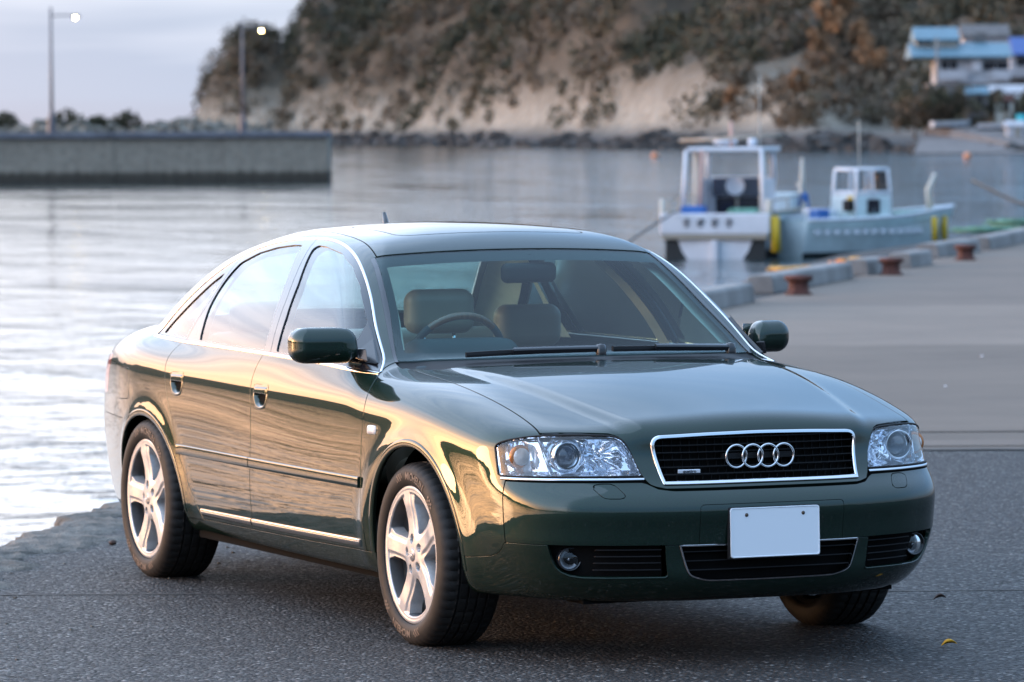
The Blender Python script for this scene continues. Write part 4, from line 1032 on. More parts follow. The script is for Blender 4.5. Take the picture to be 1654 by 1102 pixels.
# ------------------------------------------------------------------ wipers, aerial
def wiper(pts, name):
    P = top_pt(np.array(pts)[:, 0], np.array(pts)[:, 1]); P = smooth_path(P, 24); o = empty(name, (0, 0, 0), parent=car)
    P[:, 2] += .012
    V, Fc = strip(P, .016, .014, .004, prof=[(-.5, -.3), (-.5, .3), (-.3, 1), (.3, 1), (.5, .3), (.5, -.3)]); mesh('wiper_blade', V, Fc, M['black'], o, False)
    A = P[8:].copy(); A[:, 0] += np.linspace(.02, .075, len(A)); A[:, 2] += .012; V, Fc = strip(A, .024, .014, 0, N=np.tile([[.3, 0, .95]], (len(A), 1))); mesh('wiper_arm', V, Fc, M['black_trim'], o, False)
    MB().lathe([(.0, .02), (.016, .017), (.02, .0), (.02, -.02)], 18, 'z', A[-1]).obj('pivot_cap', M['black_trim'], o, True)
wiper([(-.365, -.50), (-.345, -.36), (-.325, -.20), (-.315, -.03)], 'wiper')
wiper([(-.315, .05), (-.325, .22), (-.350, .40), (-.385, .52)], 'wiper')
a0 = top_pt([-2.33], 0.0)[0]
MB().tube([a0+[.04, 0, -.005], a0+[.0, 0, .030], a0+[-.025, 0, .080]], [.018, .013, .008], 10).obj('roof_aerial', M['black_trim'], car, True)

# ------------------------------------------------------------------ cabin
cab = cuts(BODY, lambda P: .955-Z_(P), lambda P: -fside(FGL)(P)+.012, lambda P: -fside(RGL)(P)+.012, lambda P: -fside(QGL)(P)+.008, lambda P: np.where(X_(P) < -2.2, -f_rw(P)+.02, -1.), lambda P: np.where((X_(P) > -1.2) , (ws_in(Z_(P))-.035)-S_(P), -1.), lambda P: np.where(X_(P) > -1.2, X_(P)+.60, -1.))
sheet('headliner', offset(cab, -.040), M['trim_cloth'], car)
mb = MB(); mb.box((-2.95, 0, .945), (.55, 1.36, .02)); mb.obj('parcel_shelf', M['dash'], car, bevel=.01)
D = implicit_obj('dashboard', lambda p: smin(rbox_f((-.62, 0, .84), (.50, 1.40, .20), .07)(p), rbox_f((-.74, -.36, .955), (.20, .42, .13), .06)(p), .08), (-.95, -.78, .65), (-.3, .78, 1.08), .02, M['dash'], car)
def headrest(y, x, z, wdt, par, h=.16): return implicit_obj('headrest', rbox_f((x, y, z), (.11, wdt, h), .048), (x-.09, y-wdt/2-.03, z-h/2-.03), (x+.09, y+wdt/2+.03, z+h/2+.03), .012, M['leather'], par)
def seat(x, y, zt, name='front_seat'):
    o = empty(name, (0, 0, 0), parent=car); rot = np.array(Matrix.Rotation(R(-18), 3, 'Y'))
    implicit_obj('backrest', rbox_f((x+.02, y, zt-.42), (.15, .50, .58), .06, rot), (x-.3, y-.32, zt-.80), (x+.3, y+.32, zt-.05), .022, M['leather'], o)
    implicit_obj('cushion', rbox_f((x+.34, y, .50), (.52, .50, .16), .06), (x, y-.32, .36), (x+.66, y+.32, .62), .025, M['leather'], o)
    headrest(y, x-.04, zt, .27, o, .165)
    mb = MB()
    for d in (-.06, .06): mb.tube([(x-.04, y+d, zt-.18), (x-.04, y+d, zt-.05)], .007, 8)
    mb.obj('headrest_post', M['chrome'], o, True)
seat(-1.08, -.285, 1.104); seat(-1.60, .305, 1.020)
o = empty('rear_seat', (0, 0, 0), parent=car)
implicit_obj('backrest', rbox_f((-2.62, 0, .72), (.18, 1.30, .52), .07, np.array(Matrix.Rotation(R(-20), 3, 'Y'))), (-2.95, -.72, .40), (-2.3, .72, 1.02), .03, M['leather'], o)
implicit_obj('cushion', rbox_f((-2.28, 0, .48), (.52, 1.30, .18), .07), (-2.6, -.72, .34), (-1.98, .72, .62), .03, M['leather'], o)
for y in (-.40, .40): headrest(y, -2.70, 1.03, .25, o, .13)
st = empty('steering_wheel', (-.83, -.345, .935), parent=car); st.rotation_euler = (0, R(-64), 0)
def ring(r0, r1, a0, a1, n=40, m=10):
    V = []
    for i in range(n+1):
        a = a0+(a1-a0)*i/n
        for j in range(m): t = 2*math.pi*j/m; rr = r0+r1*math.cos(t); V.append((rr*math.cos(a), rr*math.sin(a), r1*math.sin(t)))
    return V, [(i*m+j, (i+1)*m+j, (i+1)*m+(j+1) % m, i*m+(j+1) % m) for i in range(n) for j in range(m)]
mesh('wood_rim', *ring(.185, .0145, R(-42), R(42)), M['wood'], st); mesh('wood_rim', *ring(.185, .0145, R(138), R(222)), M['wood'], st)
mesh('leather_rim', *ring(.185, .014, R(42), R(138)), M['dash'], st); mesh('leather_rim', *ring(.185, .014, R(222), R(318)), M['dash'], st)
mb = MB(); mb.lathe([(.0, .03), (.05, .025), (.065, .0)], 24); mb.box((0, .12, 0), (.03, .13, .012)); mb.box((0, -.12, 0), (.03, .13, .012)); mb.box((-.12, 0, 0), (.13, .04, .012)); mb.obj('hub', M['dash'], st, bevel=.004)
rm = empty('rear_view_mirror', (-.985, .02, 1.246), R(14), parent=car)
implicit_obj('mirror_shell', rbox_f((0, 0, 0), (.055, .245, .075), .025), (-.05, -.16, -.06), (.05, .16, .06), .008, M['black'], rm)
MB().tube([(0, .02, .02), (-.01, .025, .04), (-.03, .025, .062)], .011, 8).obj('mirror_stem', M['black'], rm, True)
# ------------------------------------------------------------------ the harbour (site frame: X to the right, D away from the photographer's spot, z up)
E_R = np.array([.4030, .9152, 0.]); E_F = np.array([-.9152, .4030, 0.]); ORG = np.array([CAM_POS[0], CAM_POS[1], 0.])
def site(X, D, z=0.0): return ORG+E_R*X+E_F*D+np.array([0, 0, z])
def sites(P): P = np.asarray(P, float); return ORG+P[:, :1]*E_R+P[:, 1:2]*E_F+P[:, 2:3]*[0, 0, 1.]
RZ = math.atan2(E_R[1], E_R[0])
WATER = -1.05
def st(o): o['kind'] = 'structure'; return o
def local(name, X, D, z=0.0, rz=0.0): return empty(name, tuple(site(X, D, z)), RZ+rz)

def asphalt_b(b, p):
    v = b.coord()
    big = b.noise(v, .35, 4, .6); cells = b.voro(v, 72, out=1); sep = b.n('ShaderNodeSeparateColor'); b.nt.links.new(cells, sep.inputs[0])
    edge = b.voro(v, 72, out=0); fine = b.noise(v, 260, 2, .6)
    c = b.ramp(sep.outputs[0], [(0, (.008, .0073, .0066)), (.45, (.025, .0230, .0208)), (.80, (.056, .0515, .0465)), (.93, (.12, .112, .102)), (1, (.36, .34, .31))])
    c = b.mix(1, c, b.ramp(edge, [(.25, (1, 1, 1)), (.62, (.35, .35, .36))]), 'MULTIPLY')
    st1 = b.noise(v, 1.1, 5, .7); c = b.mix(1, c, b.ramp(st1, [(.28, (.62, .62, .62)), (.40, (1, 1, 1)), (.66, (1, 1, 1)), (.74, (1.25, 1.22, 1.18))]), 'MULTIPLY')
    c = b.mix(1, c, b.ramp(big, [(.3, (.82, .82, .84)), (.7, (1.15, 1.15, 1.15))]), 'MULTIPLY')
    b.put(p.inputs['Base Color'], c)
    h = b.m('ADD', b.m('MULTIPLY', b.m('SUBTRACT', .6, edge), b.m('MULTIPLY_ADD', sep.outputs[1], 1.2, .3)), b.m('MULTIPLY', fine, .12))
    b.put(p.inputs['Normal'], b.bump(h, 1.0, .016))
    b.put(p.inputs['Roughness'], b.ramp(sep.outputs[2], [(0, (.50,)*3), (1, (.85,)*3)]))
M['asphalt'] = mat('asphalt', (.07, .07, .075), .72, 0, .5, build=asphalt_b)
def conc_b(c, sc=3.0, amt=.30):
    def f(b, p):
        v = b.coord(); n = b.noise(v, .45, 6, .68); n2 = b.noise(v, 30*sc, 4, .6); n3 = b.noise(b.mapv(v, (1, .25, 1), (0, 0, -RZ)), 1.6, 4, .6)
        k = b.m('ADD', b.m('ADD', b.m('MULTIPLY', n, .5), b.m('MULTIPLY', n3, .25)), b.m('MULTIPLY', n2, .25))
        b.put(p.inputs['Base Color'], b.ramp(k, [(.32, tuple(x*(1-amt) for x in c)), (.68, tuple(x*(1+amt) for x in c))]))
        b.put(p.inputs['Normal'], b.bump(n2, .5, .006))
    return f
M['apron'] = mat('worn_concrete_apron', (.2, .19, .18), .8, build=conc_b((.128, .098, .073)))
M['apron2'] = mat('pale_concrete_slab', (.26, .25, .24), .8, build=conc_b((.176, .136, .104)))
M['apron3'] = mat('grey_concrete_slab', (.26, .25, .24), .8, build=conc_b((.140, .108, .083)))
M['gutter'] = mat('drain_strip', (.14, .13, .12), .85, build=conc_b((.112, .088, .067), 2, .3))
M['joint'] = mat('tar_joint', (.05, .046, .042), .8, build=varied((.052, .047, .042), 5, .6))
M['kerb'] = mat('kerb_concrete', (.25, .24, .23), .85, build=varied((.22, .21, .20), 2.2, .3, .5, 40, .01))
M['edge'] = mat('broken_edge_concrete', (.2, .19, .17), .9, build=varied((.145, .130, .110), 6, .5, 1.0, 44, .02))

# ground sheets
quay = [(-16, -160), (-5.2, 4), (-2.35, 18.6), (-2.20, 19.85), (-2.10, 20.5), (-2.02, 21.15), (-1.93, 21.8), (-1.2, 26), (2.16, 49.8), (3.25, 58), (4.66, 66), (6.6, 73.2), (9.5, 85), (16, 110), (30, 150), (46, 190), (420, 190), (420, -160)]
qv = sites([(x, d, 0) for x, d in quay]); qb = sites([(x, d, -4) for x, d in quay]); n = len(quay)
st(mesh('ground', np.vstack([qv, qb]), [tuple(range(n))]+[(i, n+i, n+(i+1) % n, (i+1) % n) for i in range(n)], M['asphalt'], None, False))
def edge_x(D): return np.interp(D, [d for x, d in quay[1:16]], [x for x, d in quay[1:16]])
def band(name, d0, d1, z, m, wob=0.0, xr=60):
    V = []; xs = None
    for d in (d0, d1):
        xl = edge_x(d)+.45; x = np.concatenate([[xl], np.linspace(xl+.5, xr, 60)])
        V.append(sites(np.stack([x, d+wob*(np.sin(x*3.1)+np.sin(x*1.3+d))*.5, 0*x+z], -1)))
    k = len(V[0]); st(mesh(name, np.vstack(V), [(i, i+1, k+i+1, k+i) for i in range(k-1)], m, None, False))
band('paving_seam', 17.655, 17.69, .002, M['joint'], .02, 5)
band('concrete_apron', 27.05, 38.0, .004, M['apron'], .05)
band('concrete_apron', 38.0, 46.6, .004, M['apron2'], .08)
band('concrete_apron', 46.6, 95, .004, M['apron3'], .08)
band('drain_strip', 25.55, 26.95, .004, M['gutter'], .03)
band('drain_strip', 25.75, 26.25, .008, M['apron3'], .10)
band('expansion_joint', 25.42, 25.56, .006, M['joint'], .10)
band('expansion_joint', 26.96, 27.06, .009, M['gutter'], .09)
# broken concrete lip along the water
D = np.concatenate([np.arange(6, 24, .045), np.arange(24, 60, .4)]); k = 15; V = []
nz = lambda a, s_, q=0: (np.sin(a*s_+q)+.6*np.sin(a*s_*2.3+q*2+1)+.4*np.sin(a*s_*5.1+q))/2
for j in range(k):
    u = j/(k-1); e = edge_x(D)
    wdt = .40+.16*nz(D, 2.9)+.10*nz(D, 9.0, 2)
    x = e-.05+.05*nz(D, 7, 1)+.03*nz(D, 19, 3)+.018*nz(D, 47, 2)+(wdt)*u
    z = .014*np.sin(math.pi*min(1, u*1.05))**.6+rng.normal(0, .0022, len(D))+.007*nz(D, 5+j*.7, j*.6)+.003*nz(D, 23+2*j, j*2)
    if j == 0: z = z*0-.5
    if j == 1: z = z*0-.015+rng.normal(0, .01, len(D)); 
    if j == k-1: z = z*0-.006
    V.append(sites(np.stack([x, D, z], -1)))
V = np.concatenate(V); nD = len(D)
st(mesh('quay_edge', V, [(j*nD+i, (j+1)*nD+i, (j+1)*nD+i+1, j*nD+i+1) for j in range(k-1) for i in range(nD-1)], M['edge'], None, True))
# loose grit by the edge
mb = MB()
for _ in range(40):
    d = rng.uniform(15, 23); x = edge_x(d)+rng.uniform(.15, 1.3); s_ = rng.uniform(.003, .007); c = site(x, d, s_*.3)
    mb.box(c, (s_*2, s_*1.6, s_*1.2), rng.uniform(0, 3), rng.uniform(0, .5))
mb.obj('loose_grit', M['edge'])['kind'] = 'stuff'

# water
def water_b(b, p):
    v = b.coord()
    w1 = b.noise(b.mapv(v, (1, 1.0, 1), (0, 0, RZ)), .55, 3, .55, .6); w2 = b.noise(v, 2.4, 3, .55, .4); w3 = b.noise(b.mapv(v, (.35, 1, 1), (0, 0, -RZ)), .16, 3, .6)
    h = b.m('ADD', b.m('MULTIPLY', w1, 1.0), b.m('MULTIPLY', w2, .42))
    h = b.m('MULTIPLY', h, b.ramp(w3, [(.35, (.25,)*3), (.65, (1.5,)*3)]))
    sx_ = b.n('ShaderNodeSeparateXYZ'); b.nt.links.new(v, sx_.inputs[0])
    across = b.m('ADD', b.m('MULTIPLY', b.m('SUBTRACT', sx_.outputs[0], float(ORG[0])), float(E_R[0])), b.m('MULTIPLY', b.m('SUBTRACT', sx_.outputs[1], float(ORG[1])), float(E_R[1])))
    h = b.m('MULTIPLY', h, b.ramp(b.m('MULTIPLY_ADD', across, .04, .45), [(.12, (.24,)*3), (.62, (.75,)*3)]))     # light wind ripples on the harbour side, calmer to seaward
    b.put(p.inputs['Normal'], b.bump(h, .5, .44))
M['water'] = mat('sea_water', (.012, .030, .034), .06, 0, .5, ior=1.33, build=water_b)
st(mesh('sea_water', [(-6000, -6000, WATER), (6000, -6000, WATER), (6000, 6000, WATER), (-6000, 6000, WATER)], [(0, 1, 2, 3)], M['water'], None, False))

# kerb blocks along the quay edge, each one cast block
kd = [((1.32, 43.4), (2.36, 47.9)), ((2.70, 50.4), (3.93, 55.3)), ((4.20, 56.5), (4.58, 57.7)), ((4.98, 59.4), (5.40, 61.0)), ((5.78, 64.3), (6.66, 67.2)), ((6.9, 68.2), (8.45, 75.2))]
klab = ['grey concrete kerb block emerging beside the windscreen pillar of the car', 'long grey kerb block behind the nearest rusty bollard', 'short dark kerb block between the tan rope heap and the middle bollard', 'short kerb block just right of the middle bollard', 'kerb block in front of the pale blue boat bow, left of the farthest bollard', 'long kerb block right of the farthest bollard, running out at the photo edge']
for (a, c), lb in zip(kd, klab):
    P = site(*a); Q = site(*c); L = np.linalg.norm(Q-P); rz = math.atan2(Q[1]-P[1], Q[0]-P[0])
    o = MB(); o.prism([(-.16, 0), (.16, 0), (.14, .17), (.11, .20), (-.11, .20), (-.14, .17)], -L/2, L/2, lambda u, v, d: (d, u, v))
    o = o.obj('kerb_block', M['kerb'], None, bevel=.012); o.location = tuple((P+Q)/2); o.rotation_euler = (0, 0, rz); tag(o, lb, 'kerb block', 'kerb blocks along the quay edge')
# bollards
M['rust'] = mat('rusty_iron', (.10, .035, .025), .8, build=varied((.085, .030, .022), 9, .5, .7, 40, .01))
for (X, D_), lb in zip([(3.09, 49.9), (4.64, 56.6), (6.17, 62.9)], ['rusty bollard nearest the car, in front of the long kerb block', 'middle rusty bollard with pale weathered side between two short kerb blocks', 'farthest rusty bollard before the pale blue boat']):
    r = local('bollard', X, D_, 0); tag(r, lb, 'bollard', 'rusty mooring bollards')
    MB().lathe([(.150, 0), (.150, .02), (.118, .035), (.108, .10), (.112, .15)], 28, cap=True).obj('post', M['rust'], r, True)
    MB().lathe([(.112, .145), (.150, .160), (.158, .185), (.145, .212), (.0, .222)], 28, cap=False).obj('cap', M['rust'], r, True)
# ropes and a net on the quay
M['yrope'] = mat('yellow_rope', (.42, .27, .06), .8, build=varied((.42, .25, .07), 14, .4)); M['orope'] = mat('orange_rope', (.55, .20, .05), .8)
M['gnet'] = mat('green_net', (.10, .24, .19), .9, build=varied((.09, .22, .17), 7, .5)); M['drope'] = mat('dark_mooring_rope', (.06, .06, .055), .8); M['ygreen'] = mat('yellow_green_weed', (.30, .30, .08), .9)
def coil(X, D_, r0, turns, m, name, lb, cat, h=.03):
    t = np.linspace(0, turns*2*math.pi, int(turns*26)); r = r0*(.45+.55*((t/(2*math.pi)*.37) % 1)); P = site(X, D_)+np.stack([r*np.cos(t)*1.3, r*np.sin(t), .03+h*t/t[-1]+.012*np.sin(t*3.3)], -1)
    tag(MB().tube(P, .018, 6).obj(name, m, None, True), lb, cat)
coil(3.55, 57.9, .34, 5, M['yrope'], 'rope_coil', 'tan rope lying on the quay edge behind the nearest long kerb block', 'rope')
coil(4.15, 57.6, .22, 6, M['orope'], 'rope_coil', 'small orange rope coil at the end of the long kerb block', 'rope', .12)
coil(4.45, 58.8, .30, 6, M['yrope'], 'rope_coil', 'tan rope heap left of the short dark kerb block', 'rope', .12)
coil(2.05, 48.8, .26, 4, M['ygreen'], 'rope_coil', 'faded yellow-green rope heap beside the near kerb block', 'rope', .05)
coil(9.3, 84.0, .7, 9, M['gnet'], 'net_heap', 'green fishing net heaped on the quay edge at the right', 'net', .12)
coil(8.1, 79.0, .6, 6, M['gnet'], 'net_heap', 'flat pale green net left of the heaped one', 'net', .08)
# small things on the asphalt
M['leaf'] = mat('yellow_leaf', (.80, .42, .03), .6); M['dleaf'] = mat('brown_leaf', (.06, .03, .02), .7)
def leaf(X, D_, L, rz, m, lb):
    V = []; Fc = []; nn = 9
    for i in range(nn):
        t = i/(nn-1); wv = .30*L*math.sin(math.pi*t)**.8
        for s_ in (-1, 0, 1): V.append(((t-.5)*L, s_*wv, .004+.012*abs(s_)*math.sin(math.pi*t)+.010*math.sin(t*2.5)))
    for i in range(nn-1):
        for j in range(2): Fc.append((i*3+j, i*3+j+1, i*3+j+4, i*3+j+3))
    o = mesh('fallen_leaf', V, Fc, m); o.location = tuple(site(X, D_)); o.rotation_euler = (0, 0, RZ+rz)
    q = o.modifiers.new('s', 'SOLIDIFY'); q.thickness = .0012; tag(o, lb, 'leaf')
leaf(1.487, 15.74, .056, .1, M['leaf'], 'yellow fallen leaf on the dark asphalt right of the car nose'); leaf(1.60, 17.3, .05, .05, M['dleaf'], 'dark brown fallen leaf on the asphalt behind the yellow one')
def stone(name, X, D_, s_, m, lb, cat='stone'):
    bm = bmesh.new(); bmesh.ops.create_icosphere(bm, subdivisions=2, radius=s_)
    for v in bm.verts: v.co *= 1+rng.normal(0, .10); v.co.z *= .75
    me = bpy.data.meshes.new(name); bm.to_mesh(me); bm.free(); me.materials.append(m); o = link(bpy.data.objects.new(name, me)); o.location = tuple(site(X, D_, s_*.6)); return tag(o, lb, cat)
stone('pebble', -1.73, 19.84, .016, M['dleaf'], 'small dark pebble on the asphalt left of the rear wheel')
M['paper'] = mat('white_paper', (.72, .72, .75), .8)
stone('paper_scrap', 2.98, 31.8, .008, M['paper'], 'white paper scrap on the concrete right of the car', 'litter'); stone('paper_scrap', 3.66, 36.0, .010, M['paper'], 'pale litter scrap farther out on the concrete', 'litter')

# ---------------------------------------------------------------- breakwater with lamps
def bw_b(b, p):
    v = b.coord()
    st_ = b.noise(b.mapv(v, (1.6, 1.6, .10)), 1.5, 4, .65); blk = b.m('ADD', b.m('MULTIPLY', b.noise(v, 5.0, 4, .7), .6), b.m('MULTIPLY', b.voro(v, 2.6), .55)); sp = b.n('ShaderNodeSeparateXYZ'); b.nt.links.new(b.coord('Object'), sp.inputs[0])
    c = b.ramp(b.m('ADD', b.m('MULTIPLY', st_, .45), b.m('MULTIPLY', blk, .55)), [(.25, (.165, .148, .120)), (.5, (.225, .203, .166)), (.78, (.290, .265, .218))])
    tide = b.ramp(b.m('ADD', sp.outputs[2], b.m('MULTIPLY', st_, .5)), [(.0, (.12, .12, .12)), (.75, (.25, .25, .24)), (1, (1, 1, 1))])   # weed band of the tide line
    b.put(p.inputs['Base Color'], b.mix(1, c, tide, 'MULTIPLY'))
    b.put(p.inputs['Normal'], b.bump(blk, .8, .08))
M['bw'] = mat('breakwater_masonry', (.15, .15, .13), .9, build=bw_b)
M['bwtop'] = mat('breakwater_coping', (.15, .16, .19), .85, build=varied((.125, .130, .150), 1.2, .25))
M['mound'] = mat('armour_stone', (.13, .12, .10), .9, build=varied((.165, .148, .120), .8, .25, .6, 3, .1))
bw = local('breakwater', -10.8, 272, WATER); tag(bw, 'long grey masonry breakwater standing in the water at the left', 'breakwater')
xs = [0, -6.2, -12.6, -19.5, -25.0, -33, -42, -52, -64, -80, -100]
for i in range(len(xs)-1):
    mb = MB(); x0, x1 = xs[i]-.012, xs[i+1]+.012
    mb.box(((x0+x1)/2, 2.5+(.03 if i % 2 else 0), .31), (x0-x1, 5, 4.6)); mb.obj('wall_block', M['bw'], bw, bevel=.02)
    mb = MB(); mb.box(((x0+x1)/2, 2.4, 2.80), (x0-x1+.02, 5.3, .36)); mb.obj('coping', M['bwtop'], bw, bevel=.05)
M['pole'] = mat('lamp_pole', (.13, .12, .13), .5, .3); M['glowlamp'] = mat('lamp_glow', (1, .9, .6), .4, emit=((1.0, .74, .30), 130.0))
for X, D_, zt, hgt, arm, lb in ((-29.86, 300, 10.05, 7.6, 1.45, 'taller lamp post on the breakwater at the far left, lit'), (-19.80, 340, 10.05, 7.6, 1.3, 'lit lamp post on the breakwater before the headland tip')):
    r = local('lamp_post', X, D_, 0); tag(r, lb, 'street lamp', 'lamp posts on the breakwater')
    MB().tube([(0, 0, .5), (0, 0, zt*.5), (0, 0, zt)], [.14, .11, .08], 12).obj('pole', M['pole'], r, True)
    MB().lathe([(.30, 1.6), (.30, 2.4), (.16, 3.2), (.12, 3.4)], 12).obj('pole_base', M['pole'], r, True)
    MB().tube([(0, 0, zt-.55), (arm*.5, 0, zt-.50), (arm, 0, zt-.52)], .045, 8).obj('arm', M['pole'], r, True)
    mb = MB(); mb.box((arm+.15, 0, zt-.56), (.6, .3, .14)); hd = mb.obj('lamp_head', M['pole'], r, bevel=.04)
    MB().lathe([(.0, -.12), (.06, -.10), (.085, -.05), (.085, .0)], 16, 'z', (arm+.12, 0, zt-.62)).obj('lamp_globe', M['glowlamp'], hd, True)
# rubble mound behind
mb = MB(); Vn = []
for i in range(2200):
    X = rng.uniform(-62, -21); D_ = rng.uniform(392, 412); s_ = rng.uniform(.22, .6); zz_ = rng.uniform(.5, 3.0-abs(D_-404)*.12+.25*math.sin(X*.6))
    mb.box(site(X, D_, zz_), (s_*2, s_*1.5, s_*1.2), rng.uniform(0, 3), rng.uniform(-.5, .5), rng.uniform(-.5, .5), rng.uniform(.6, 1))
mb.obj('rubble_mound', M['mound'])['kind'] = 'stuff'

# ---------------------------------------------------------------- headland: terrain, cliffs, wood
LAND = np.array([(-96, 1290), (-88, 1215), (-56, 1180), (-35, 1130), (-17, 1050), (4, 905), (18, 800), (30, 725), (41, 665), (52, 625), (62, 575), (90, 505), (150, 450), (420, 400), (420, 1750), (-45, 1750), (-92, 1350)], float)
gx = np.arange(-110, 190, 3.0); gd = np.concatenate([np.arange(430, 900, 4.0), np.arange(900, 1500, 8.0)])
GX, GD = np.meshgrid(gx, gd, indexing='ij')
def vnoise(x, y, s_, seed=0):
    r_ = np.random.default_rng(seed); tab = r_.random((64, 64)); u, v = x/s_, y/s_; i, j = np.floor(u).astype(int), np.floor(v).astype(int); f, g_ = u-i, v-j; f = f*f*(3-2*f); g_ = g_*g_*(3-2*g_)
    T = lambda a, c: tab[a % 64, c % 64]
    return (T(i, j)*(1-f)+T(i+1, j)*f)*(1-g_)+(T(i, j+1)*(1-f)+T(i+1, j+1)*f)*g_
def terrain(X, D_):
    X = np.asarray(X, float); D_ = np.asarray(D_, float)
    d = -sdf(LAND, X, D_)+(vnoise(X, D_, 30, 1)-.5)*10
    shelf = np.interp(X/D_*600, [-40, 20, 40, 48, 70], [6, 7, 10, 26, 34])
    hc = np.interp(X/D_*600, [-42, -34, -28, -15, 3, 18, 28, 45, 60], [13, 8, 1, 1.5, 9, 10, 6, 3, 2])+8*(vnoise(X, D_, 22, 2)-.45)
    z = np.where(d < 0, np.maximum(-4, d*.4-1.3), -1.3+3.0*np.clip(d/shelf, 0, 1)+.5*vnoise(X, D_, 6, 3))
    z = z+np.maximum(0, hc)*sstep((d-shelf)/8.0)
    z = z+np.maximum(0, d-shelf-5)*.72*(1-.25*sstep((d-60)/60))
    z = z+(vnoise(X, D_, 18, 5)-.5)*5*sstep((d-shelf-5)/15)
    inl = sstep((d-shelf-2)/10); z = z+inl*(6*np.exp(-((X+72)/10)**2-((D_-1230)/60)**2)+11*sstep((X/D_*1210+60)/9)*(D_ > 900))
    return z, d, shelf
GZ, Gd, Gs = terrain(GX, GD)
def hill_b(b, p):
    v = b.coord(); n = b.noise(v, .12, 5, .65); n2 = b.noise(b.mapv(v, (1, 1, .35)), .5, 4, .6)
    geo = b.n('ShaderNodeNewGeometry'); sp = b.n('ShaderNodeSeparateXYZ'); b.nt.links.new(geo.outputs['Position'], sp.inputs[0])
    rock = b.ramp(n2, [(.3, (.165, .135, .100)), (.5, (.255, .215, .165)), (.7, (.35, .305, .245))])
    soil = b.ramp(n, [(.3, (.050, .040, .028)), (.7, (.10, .075, .050))])
    wet = b.ramp(n2, [(.3, (.022, .022, .022)), (.7, (.075, .070, .066))])
    hz = b.m('ADD', sp.outputs[2], b.m('MULTIPLY', b.m('SUBTRACT', n, .5), 10))
    c = b.mix(b.ramp(b.m('MULTIPLY_ADD', hz, .05, -.30), [(.0, (0,)*3), (.5, (1,)*3)]), rock, soil)
    c = b.mix(b.ramp(b.m('MULTIPLY_ADD', sp.outputs[2], .28, -.22), [(0, (0,)*3), (.8, (1,)*3)]), wet, c)
    b.put(p.inputs['Base Color'], c); b.put(p.inputs['Normal'], b.bump(n2, .9, .8))
M['hill'] = mat('headland_ground', (.2, .18, .15), .95, build=hill_b)
na, nb = GX.shape; idx = np.arange(na*nb).reshape(na, nb)
Q = np.stack([idx[:-1, :-1], idx[1:, :-1], idx[1:, 1:], idx[:-1, 1:]], -1).reshape(-1, 4)
st(mesh('headland_terrain', sites(np.stack([GX.ravel(), GD.ravel(), GZ.ravel()], -1)), Q, M['hill'], None, True))
mb = MB(); seg = LAND[1:13]
for _ in range(1500):
    k_ = rng.integers(0, len(seg)-1); t_ = rng.random(); q_ = seg[k_]*(1-t_)+seg[k_+1]*t_+rng.normal(0, 3.5, 2); zq = float(terrain(q_[0], q_[1])[0])
    if -2.2 < zq < 1.6: s_ = rng.uniform(.35, 1.3); mb.box(site(q_[0], q_[1], max(zq, WATER)+s_*.15), (s_*2.4, s_*1.6, s_*1.1), rng.uniform(0, 3), rng.uniform(-.4, .4), rng.uniform(-.4, .4), rng.uniform(.5, 1))
mb.obj('shore_rocks', mat('dark_shore_rock', (.04, .04, .04), .9, build=varied((.040, .038, .036), .9, .5)))['kind'] = 'stuff'
def leaf_cloud(C_, rad, n_, lsz):
    """leaf-sized faces spread through ellipsoid crowns: C_ (k,3) centres, rad (k,3)"""
    k = len(C_); u = rng.normal(size=(k, n_, 3)); u /= np.linalg.norm(u, axis=-1, keepdims=True); r = rng.uniform(.45, 1.0, (k, n_, 1))**.6
    lump = 1+.28*np.sin(u[..., :1]*5+np.arange(k)[:, None, None])*np.cos(u[..., 1:2]*4)
    P = C_[:, None]+u*r*lump*rad[:, None]; A = rng.normal(size=(k, n_, 3)); A /= np.linalg.norm(A, axis=-1, keepdims=True); Bv = np.cross(A, u+rng.normal(size=u.shape)*.4); Bv /= np.linalg.norm(Bv, axis=-1, keepdims=True)
    s_ = lsz*rng.uniform(.6, 1.3, (k, n_, 1)); V = np.stack([P-A*s_, P+Bv*s_*.6, P+A*s_, P-Bv*s_*.6], 2).reshape(-1, 3)
    return V, np.arange(len(V)).reshape(-1, 4)
def foliage(name, c, var=.35): return mat(name, c, .85, 0, .2, build=varied(c, .25, var))
fol = [foliage('evergreen_leaves', (.066, .062, .038)), foliage('winter_brush', (.130, .096, .066)), foliage('olive_scrub', (.104, .084, .054)), foliage('dark_pine_needles', (.058, .057, .040))]  # tones lightened to put distance haze into the foliage colour
want = 7200; X = rng.uniform(-84, 120, want*6); D_ = rng.uniform(540, 1330, want*6); z, d, sh = terrain(X, D_)
cover = vnoise(X, D_, 22, 9); ratio = X/D_
bare = (d < sh+np.where(X/D_ < -.012, -.5, 3.)+9*(vnoise(X, D_, 16, 12)-.40)) | (z < np.where(X/D_ < -.012, 1.2, 2.2))
slide = (((np.abs(ratio-.0585) < .0075) & (z > 6) & (z < 22)) | ((ratio > .006) & (ratio < .042) & (z < 11) & (vnoise(X, D_, 14, 8) > .46))) & (vnoise(X, D_, 9, 4) > .38)
ok = ~bare & ~slide & (d > 6) & (d < 130) & (ratio < .15) & (ratio > -.075); ok &= ~((ratio > .088) & (ratio < .112) & (D_ < 612))
sel = np.flatnonzero(ok)[:want]; X, D_, z, cover = X[sel], D_[sel], z[sel], cover[sel]; ratio = ratio[sel]
kind = np.where(cover+.15*rng.normal(size=len(sel)) > .62, 1, np.where(cover > .40, 2, np.where(rng.random(len(sel)) < .45, 3, 0)))
kind = np.where((ratio > .055) & (ratio < .085) & (rng.random(len(sel)) < .55), 1, kind)
